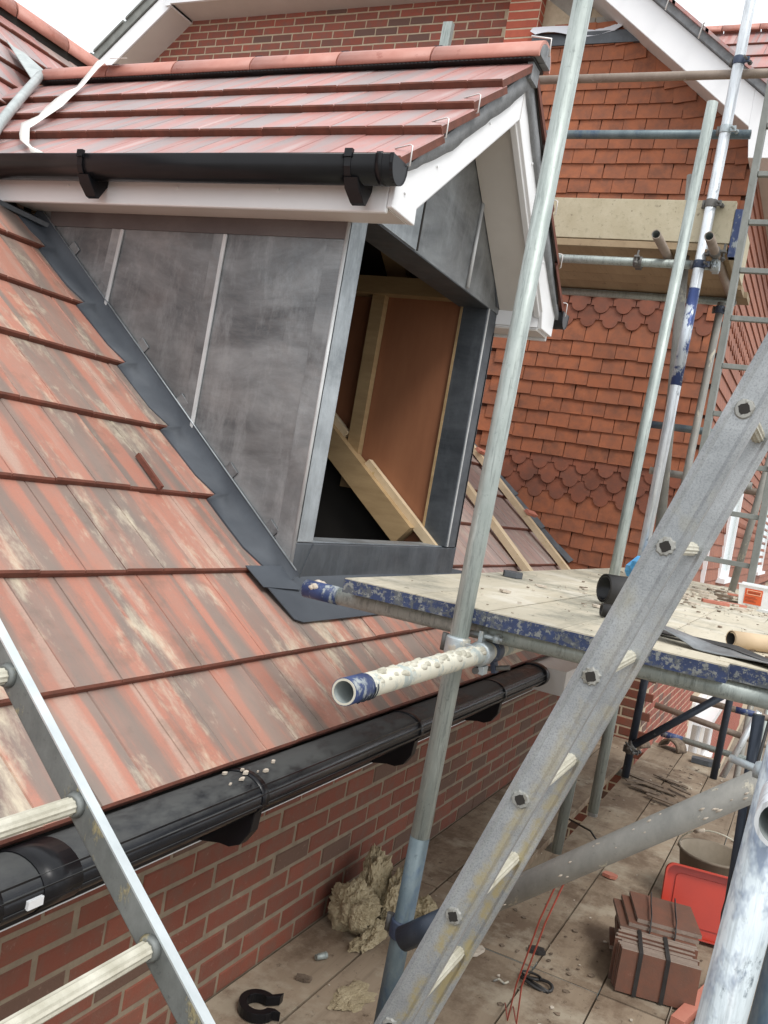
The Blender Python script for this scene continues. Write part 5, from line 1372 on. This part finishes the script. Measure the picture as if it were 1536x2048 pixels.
scatter('debris', 'dark crumbs and chips strewn over the upper boards', [(-1.05, -.15, 2.2, 5.6), (-.5, -.1, 3.4, 5.6), (-.2, .05, 2.3, 3.2)], 330, 'debris', ZU + .003, .002, .014, seed=3)
scatter('debris', 'pale mortar crumbs on the upper boards', [(-.6, 0, 3.8, 5.8), (-.55, -.1, 4.2, 5.6), (-.9, -.2, 2.3, 5)], 420, 'debris_pale', ZU + .003, .002, .020, seed=5)
scatter('debris', 'dark crumbs and soil strewn over the lower platform', [(-1.15, -.1, 2.2, 4), (-.7, -.2, 2.4, 3.6), (-1.1, .1, 3.5, 7), (-.7, -.5, 5.6, 6.8)], 480, 'debris', ZL + .002, .001, .013, .15, seed=8)
scatter('debris', 'pale crumbs strewn over the lower platform', [(-1.3, -.2, 2.2, 6.9)], 130, 'debris_pale', ZL + .002, .002, .010, seed=9)
# broken slates and strips at the far end of the lower platform
gs_ = 'dark broken strips on the far lower boards'
for i, (x, y, sx, sy, yw) in enumerate(((-.75, 6.12, .26, .05, -.35), (-.66, 6.0, .30, .06, -.30), (-.60, 6.25, .24, .05, -.45), (-.70, 5.85, .20, .07, -.2), (-.55, 5.72, .28, .05, -.30), (-.78, 5.95, .14, .05, .5), (-.52, 6.05, .16, .04, -.6))):
    chunk(('longest buried', 'topmost nearly straight', 'second widest', 'broad stubby', 'nearest', 'small leftmost tilted', 'short right hand tilted')[i] + ' dark strip in the heap on the far lower boards', (x, y, ZL + .003 + .004 * i), sx, sy, .007, yw, 'debris', 'broken_strip', 'strip', gs_)
for i, (x, y, r_) in enumerate(((-.74, 7.22, .085), (-.95, 7.05, .05))):
    t = thing('clay_offcut', ('curved brown ridge offcut at the far end of the lower boards', 'small broken brown offcut in the far wall corner')[i], 'offcut', (x, y, ZL))
    m = MB(); half_round(m, (x - .02, y - .06, ZL + .002), (x + .03, y + .06, ZL + .002), r_, .012, 10, 0, 170); part(m, 'shell', 'debris', t)
chunk('dark crumpled scrap at the foot of the far dark tube', (-.48, 7.05, ZL + .002), .22, .10, .035, .1, 'lead_dark', 'scrap', 'scrap')
chunk('grey lead scrap lying near the dark cables', (-.075, 5.55, ZL + .004), .12, .10, .008, .5, 'lead', 'scrap', 'scrap')
chunk('thin dark strip lying across the right lower boards', (-.12, 6.22, ZL + .004), .25, .014, .008, -.1, 'debris', 'strip', 'strip')

# ------------------------------------------------------------------ things on the lower platform
# mineral wool
def lump(cx, cy, cz, rx_, ry_, rz_, seed, m, amp=.5, nu=72, nv=48, zmin=ZL - .025):
    b0 = len(m.v)
    for i in range(nv + 1):
        for j in range(nu):
            th_ = math.pi * i / nv; ph = 2 * math.pi * j / nu
            q = V((math.sin(th_) * math.cos(ph), math.sin(th_) * math.sin(ph), math.cos(th_)))
            r_ = 1 + amp * noise.noise(q * 1.7 + V((seed, 0, 0))) + amp * .5 * noise.noise(q * 4.5 + V((0, seed, 0))) + .09 * noise.noise(q * 9) + .09 * noise.noise(q * 19) + .07 * noise.noise(q * 40)
            m.v.append(V((cx + q.x * rx_ * r_, cy + q.y * ry_ * r_, max(zmin, cz + q.z * rz_ * r_))))
    for i in range(nv):
        for j in range(nu): m.f.append([b0 + i * nu + j, b0 + (i + 1) * nu + j, b0 + (i + 1) * nu + (j + 1) % nu, b0 + i * nu + (j + 1) % nu]); m.mi.append(0); m.sm.append(False)
wl_ = thing('insulation_heap', 'torn heap of yellow brown mineral wool against the brick wall', 'insulation', (-1.22, 3.05, ZL))
m = MB(); lump(-1.275, 2.985, ZL + .075, .090, .075, .085, 1.0, m, .3); part(m, 'rolled_wad', 'wool', wl_)
m = MB(); lump(-1.225, 2.925, ZL + .080, .040, .030, .050, 3.0, m, .25); part(m, 'wad_core', 'wool', wl_)
m = MB(); lump(-1.27, 3.13, ZL + .11, .055, .085, .135, 2.0, m, .35); part(m, 'torn_slab', 'wool', wl_)
m = MB(); lump(-1.17, 3.14, ZL + .075, .045, .095, .115, 4.2, m, .35); part(m, 'torn_slab', 'wool', wl_)
m = MB(); lump(-1.165, 2.95, ZL + .028, .030, .085, .035, 5.0, m, .4); part(m, 'loose_tuft', 'wool', wl_)
m = MB(); lump(-1.19, 2.875, ZL + .014, .022, .040, .020, 6.0, m, .4); part(m, 'loose_tuft', 'wool', wl_)
m = MB(); lump(-1.10, 3.25, ZL + .03, .045, .06, .045, 7.0, m, .4); part(m, 'loose_tuft', 'wool', wl_)
m = MB(); lump(-1.06, 2.60, ZL + .002, .05, .085, .008, 9.0, m, .6); tag(m.build('insulation_scrap', 'wool'), 'flat scrap of wool on the boards below the insulation heap', 'insulation')
# black gutter bracket piece
m = MB(); N_ = 12; pts = []
c = V((-1.245, 2.335, ZL + .004)); yaw = R(35)
outer = [(math.cos(R(a)) * .058, math.sin(R(a)) * .066) for a in range(40, 321, 14)]
inner = [(math.cos(R(a)) * .034, math.sin(R(a)) * .040) for a in range(320, 39, -14)]
poly = [(outer[0][0] + .035, outer[0][1] + .012)] + outer + [(outer[-1][0] + .02, outer[-1][1] - .005), (inner[0][0] + .022, inner[0][1] - .003)] + inner + [(inner[-1][0] + .042, inner[-1][1] + .008)]
cs, sn = math.cos(yaw), math.sin(yaw)
m.prism([c + V((a * cs - b * sn, a * sn + b * cs, 0)) for a, b in poly], (0, 0, .028))
tag(m.build('gutter_fitting', 'black_pvc', bevel=.001), 'black curved plastic gutter fitting lying by the brick wall', 'gutter fitting')
tag(MB().ring_sweep([(-1.255, 2.70, ZL + .014), (-1.235, 2.735, ZL + .016)], [.010, .012], 10).build('foil_cap', 'galv'), 'tiny shiny cap lying on the boards by the brick wall', 'cap')
chunk('small dark chip near the shiny cap', (-1.225, 2.575, ZL + .003), .05, .03, .01, .2, 'debris', 'chip', 'chip')
chunk('small pale wood chip right of the big ladder foot', (-.85, 3.16, ZL + .003), .035, .09, .012, -.2, 'debris_pale', 'chip', 'chip')
chunk('black rag scrap between the tile pack and the big ladder', (-.675, 3.34, ZL + .003), .06, .05, .012, .3, 'rubber', 'scrap', 'scrap')
chunk('flat brown wood splinter on the boards left of the tile pack', (-.42, 3.62, ZL + .003), .10, .03, .006, -.5, 'debris', 'splinter', 'splinter')
chunk('rust red fragment under the thick dusty brace', (-.60, 4.30, ZL + .003), .07, .05, .015, -.2, 'foot')
# coil of black band
cb = thing('strap_coil', 'small twisted coil of black strapping on the lower boards', 'strap', (-.61, 3.11, ZL))
m = MB(); m.ring_sweep([(-.665 + .0, 3.14, ZL + .006)] + [(-.61 + math.cos(R(a)) * .055, 3.115 + math.sin(R(a)) * .03, ZL + .008 + .006 * math.sin(R(a * 2))) for a in range(150, 520, 20)] + [(-.56, 3.09, ZL + .006)], .006, 6); part(m, 'strap', 'rubber', cb)
m = MB(); m.ring_sweep([(-.635 + math.cos(R(a)) * .035, 3.13 + math.sin(R(a)) * .02, ZL + .018) for a in range(0, 350, 25)], .004, 6); part(m, 'loop', 'rubber', cb)
tag(MB().ring_sweep([(-.735, 3.02, ZL + .006), (-.72, 3.035, ZL + .012), (-.70, 3.03, ZL + .006), (-.69, 3.045, ZL + .01)], .004, 6).build('wire_scrap', 'galv_old'), 'bent bit of wire beside the red string', 'wire')
tag(MB().ring_sweep([(-.95, 4.9, ZL + .006), (-.80, 4.75, ZL + .03), (-.70, 4.60, ZL + .01), (-.665, 4.40, ZL + .005)], .005, 6).build('hose_scrap', 'rubber'), 'thin dark cord arcing over the boards near the gap', 'cord')
# red string hanging from the brace
rs = thing('red_string', 'red string hanging from the thick brace down to the boards', 'string', (-.60, 2.9, ZL))
for dx in (0, .014):
    m = MB(); m.ring_sweep([(-.39 + dx, 2.04, -.79), (-.43 + dx, 2.10, -.93), (-.50 + dx, 2.3, -1.2), (-.585 + dx * 2, 2.66, -1.5), (-.66 + dx * 2, 2.92, ZL + .004)], .0022, 5); part(m, 'strand', 'string', rs)
# tile packs
def pack(t, corner, ex, ey, n, th, L, H, up, rough_top=True, seed=1):
    """n tiles standing on edge; ex = along the tile length, ey = stacking direction, up = tile height"""
    q = random.Random(seed); ex, ey, up = V(ex), V(ey), V(up)
    for i in range(n):
        m = MB(); a = V(corner) + ey * (i * th) + ex * q.uniform(-.012, .012) + up * q.uniform(0, .006)
        b_ = th * q.uniform(.78, .92); LL = L * q.uniform(.985, 1.01)
        p = [a, a + ex * LL, a + ex * LL + ey * b_, a + ey * b_]; m.hexa(p + [x + up * H for x in p]); 
        m.mi[0] = 1; m.mi[1] = 1
        for k in (3, 5): m.mi[k] = 1
        part(m, 'tile', ['stack', 'stack_edge'], t)
pk = thing('tile_pack', 'strapped pack of brown tiles on edge on the lower boards, nearer of two', 'tile pack', (-.26, 3.37, ZL))
yawp = R(12); EX = V((math.cos(yawp), math.sin(yawp), 0)); EY = V((-math.sin(yawp), math.cos(yawp), 0)); UP = V((0, 0, 1))
c0 = V((-.385, 3.275, ZL + .002)); Lp, Hp = .268, .150
pack(pk, c0, EX, EY, 11, .0165, Lp, Hp, UP, seed=2)
for f in (.28, .62):
    m = MB(); s0 = c0 + EX * Lp * f; dpt = EY * (.0165 * 11)
    m.beam(s0 + UP * .003 - EY * .004, s0 + UP * (Hp + .008) - EY * .004, .014, .003, EY)
    m.beam(s0 + UP * (Hp + .008) - EY * .005, s0 + UP * (Hp + .008) + dpt, .014, .003, UP); part(m, 'strap', 'rubber', pk)
pk2 = thing('tile_pack', 'strapped pack of brown tiles laid flat and leaning behind the nearer pack', 'tile pack', (-.30, 3.70, ZL))
c1 = c0 + EY * .205 + UP * 0; 
q = random.Random(5)
for i in range(8):
    m = MB(); z0 = ZL + .002 + i * .0165; a = c1 + V((0, 0, z0 - c1.z)) + EX * q.uniform(-.016, .014) + EY * q.uniform(-.004, .01)
    p = [a, a + EX * (Lp + .0), a + EX * Lp + EY * .16, a + EY * .16]
    m.hexa(p + [x + UP * .014 for x in p]); m.mi[1] = 0
    for k in (0, 2, 3, 4, 5): m.mi[k] = 1
    part(m, 'tile', ['stack', 'stack_edge'], pk2)
for i in range(3):
    z0 = ZL + .138 + i * .017; m = MB(); a = c1 + V((0, 0, z0 - c1.z)) + EX * (.01 + .028 * i) + EY * (-.012 + .012 * i)
    p = [a, a + EX * (Lp - .02 * i), a + EX * (Lp - .02 * i - .03) + EY * .17 + UP * .028, a + EY * .17 + UP * .028 - EX * .03]
    m.hexa(p + [x + UP * .014 for x in p]); m.mi[1] = 0
    for k in (0, 2, 3, 4, 5): m.mi[k] = 1
    part(m, 'tile', ['stack', 'stack_edge'], pk2)
for f in (.42, .75):
    m = MB(); s0 = c1 + EX * Lp * f; s0.z = ZL
    m.ring_sweep([s0 - EY * .006 + UP * .02, s0 - EY * .012 + UP * .17, s0 + EY * .02 + UP * .205, s0 + EY * .10 + UP * .215, s0 + EY * .16 + UP * .235], .007, 6, squash=.4); part(m, 'strap', 'rubber', pk2)
# orange red tray leaning behind the packs
tr = thing('plastic_tray', 'orange red plastic tray standing on its side behind the tile packs', 'tray', (-.12, 3.80, ZL))
c = V((-.335, 3.93, ZL + .004)); tx = V((math.cos(R(10)), math.sin(R(10)), 0)); tu = V((-.05, .28, .96)).normalized(); tn = tx.cross(tu)
def rr(w_, h_, r_, n=5):
    P = []
    for cx_, cy_, a0 in ((w_ - r_, r_, -90), (w_ - r_, h_ - r_, 0), (r_, h_ - r_, 90), (r_, r_, 180)):
        for k in range(n + 1): a = R(a0 + 90 * k / n); P.append((cx_ + math.cos(a) * r_, cy_ + math.sin(a) * r_))
    return P
W_, H_ = .305, .265
m = MB(); m.prism([c + tx * a + tu * b_ for a, b_ in rr(W_, H_, .035)], tn * -.006); part(m, 'base', 'red_plastic', tr, bevel=.001)
A_ = [c + tx * a + tu * b_ + tn * .001 for a, b_ in rr(W_, H_, .035)]; B_ = [c + tx * (a * .95 + .0075) + tu * (b_ * .95 + .0066) + tn * .001 for a, b_ in rr(W_, H_, .035)]
m = MB(); n = len(A_); m.v = A_ + B_ + [p + tn * .045 for p in A_] + [p + tn * .045 for p in B_]
for i in range(n):
    j = (i + 1) % n; m.f += [[i, j, 2 * n + j, 2 * n + i], [n + i, 3 * n + i, 3 * n + j, n + j], [2 * n + i, 2 * n + j, 3 * n + j, 3 * n + i]]; m.mi += [0] * 3; m.sm += [True, True, False]
part(m, 'rim', 'red_plastic', tr)
m = MB(); m.prism([c + tx * (a * .72 + .045) + tu * (b_ * .72 + .04) + tn * .0012 for a, b_ in rr(W_, H_, .03)], tn * .005); part(m, 'raised_panel', 'red_plastic', tr, bevel=.001)
# dusty bucket behind
bk2 = thing('bucket', 'dusty grey brown builder bucket with wire handle behind the orange tray', 'bucket', (-.19, 4.35, ZL))
m = MB(); prof = [(.10, .002), (.105, .01), (.145, .235), (.152, .24), (.150, .25), (.140, .248), (.100, .012), (.0, .010)]
n = 28; cx_, cy_ = -.19, 4.33
for (r_, z_) in prof:
    for k in range(n): a = 2 * math.pi * k / n; m.v.append(V((cx_ + r_ * math.cos(a), cy_ + r_ * math.sin(a), ZL + z_)))
for i in range(len(prof) - 1):
    for k in range(n): k2 = (k + 1) % n; m.f.append([i * n + k, i * n + k2, (i + 1) * n + k2, (i + 1) * n + k]); m.mi.append(0); m.sm.append(True)
part(m, 'body', 'bucket', bk2)
m = MB(); m.ring_sweep([(cx_ - .15 * math.cos(t) , cy_ - .02 - .13 * math.sin(t) * .4, ZL + .238 + .12 * math.sin(t)) for t in [math.pi * k / 14 for k in range(15)]], .0035, 8); part(m, 'handle', 'rung', bk2)
m = MB(); m.ring_sweep([(cx_ - .09, cy_ - .06, ZL + .33), (cx_ - .05, cy_ - .07, ZL + .352)], .008, 8); part(m, 'grip', 'debris_pale', bk2)
# pinkish timbers by the near tube
tag(MB().beam((-.155, 3.20, ZL + .018), (-.03, 3.75, ZL + .018), .045, .03).build('painted_batten', 'foot'), 'pink primed batten below the right side of the tile packs', 'batten')
tag(MB().beam((-.085, 3.15, ZL + .02), (.045, 4.6, ZL + .02), .03, .035).build('painted_batten', 'foot'), 'long pink primed batten running along beside the nearest tube', 'batten')

# ------------------------------------------------------------------ timber on the roof beyond the dormer, tape
def rbeam(label, a, b_, w_, h_, mat, name='loose_batten'):
    m = MB(); m.beam(rp(a[0], a[1], .012 + h_ / 2), rp(b_[0], b_[1], .012 + h_ / 2), w_, h_, NRM); return tag(m.build(name, mat, bevel=.001), label, 'batten')
def rs_(x): return (-x - .878) / CS
rbeam('yellow stained timber lying up the roof nearest the tile hung wall', (6.96, rs_(-2.72)), (6.70, rs_(-1.55)), .060, .045, 'batten')
rbeam('pale timber lying up the roof midway to the dormer', (5.92, rs_(-2.35)), (5.68, rs_(-1.50)), .080, .045, 'batten')
for i, (y, x) in enumerate(((6.85, -2.09), (6.92, -2.60))):
    m = MB(); m.beam(rp(y - .08, rs_(x), .075), rp(y + .11, rs_(x) - .02, .075), .045, .025, NRM); tag(m.build('brick_red_offcut', 'foot', bevel=.002), ('red tile offcut resting on the yellow stained timber, lower one', 'red tile offcut resting on the yellow stained timber, upper one')[i], 'offcut')
# white tape over the dormer roof
tape = [((-3.818, 3.65, 1.99), (-3.664, 3.60, 1.96)), ((-3.79, 3.56, 1.935), (-3.70, 3.53, 1.925)), ((-3.742, 3.412, 1.735), (-3.737, 3.491, 1.84)), ((-3.712, 3.324, 1.663), (-3.705, 3.392, 1.719)),
 ((-3.645, 3.208, 1.568), (-3.586, 3.218, 1.576)), ((-3.565, 3.09, 1.471), (-3.501, 3.1, 1.479)), ((-3.483, 2.98, 1.38), (-3.43, 2.964, 1.368)), ((-3.471, 2.89, 1.307), (-3.39, 2.869, 1.29)),
 ((-3.342, 2.778, 1.215), (-3.361, 2.826, 1.254)), ((-3.233, 2.696, 1.147), (-3.16, 2.667, 1.124)), ((-3.085, 2.613, 1.085), (-3.07, 2.612, 1.085)), ((-3.008, 2.57, 1.045), (-2.954, 2.565, 1.043))]
m = MB()
for a, b_ in tape:
    a, b_ = V(a), V(b_); c_ = (a + b_) / 2; m.v += [c_ + (a - c_) * 1.45, c_ + (b_ - c_) * 1.45]
for i in range(len(tape) - 1): m.f.append([2 * i, 2 * i + 1, 2 * i + 3, 2 * i + 2]); m.mi.append(0); m.sm.append(True)
o = m.build('tape', 'ribbon'); md = o.modifiers.new('thickness', 'SOLIDIFY'); md.thickness = .002; md.offset = 1
tag(o, 'strip of white tape trailing down the dormer roof from its ridge', 'tape')
# pale timber prop standing behind the dormer ridge
t = thing('timber_prop', 'pale green timber upright poking up behind the dormer ridge', 'post', (-3.2, 6.3, 1.5))
m = MB(); m.beam((-3.22, 6.3, 1.2), (-3.185, 6.3, 3.55), .075, .05, (0, 1, 0)); part(m, 'post', 'galv', t)
print('tiles', n_t, 'objects', len(bpy.data.objects))
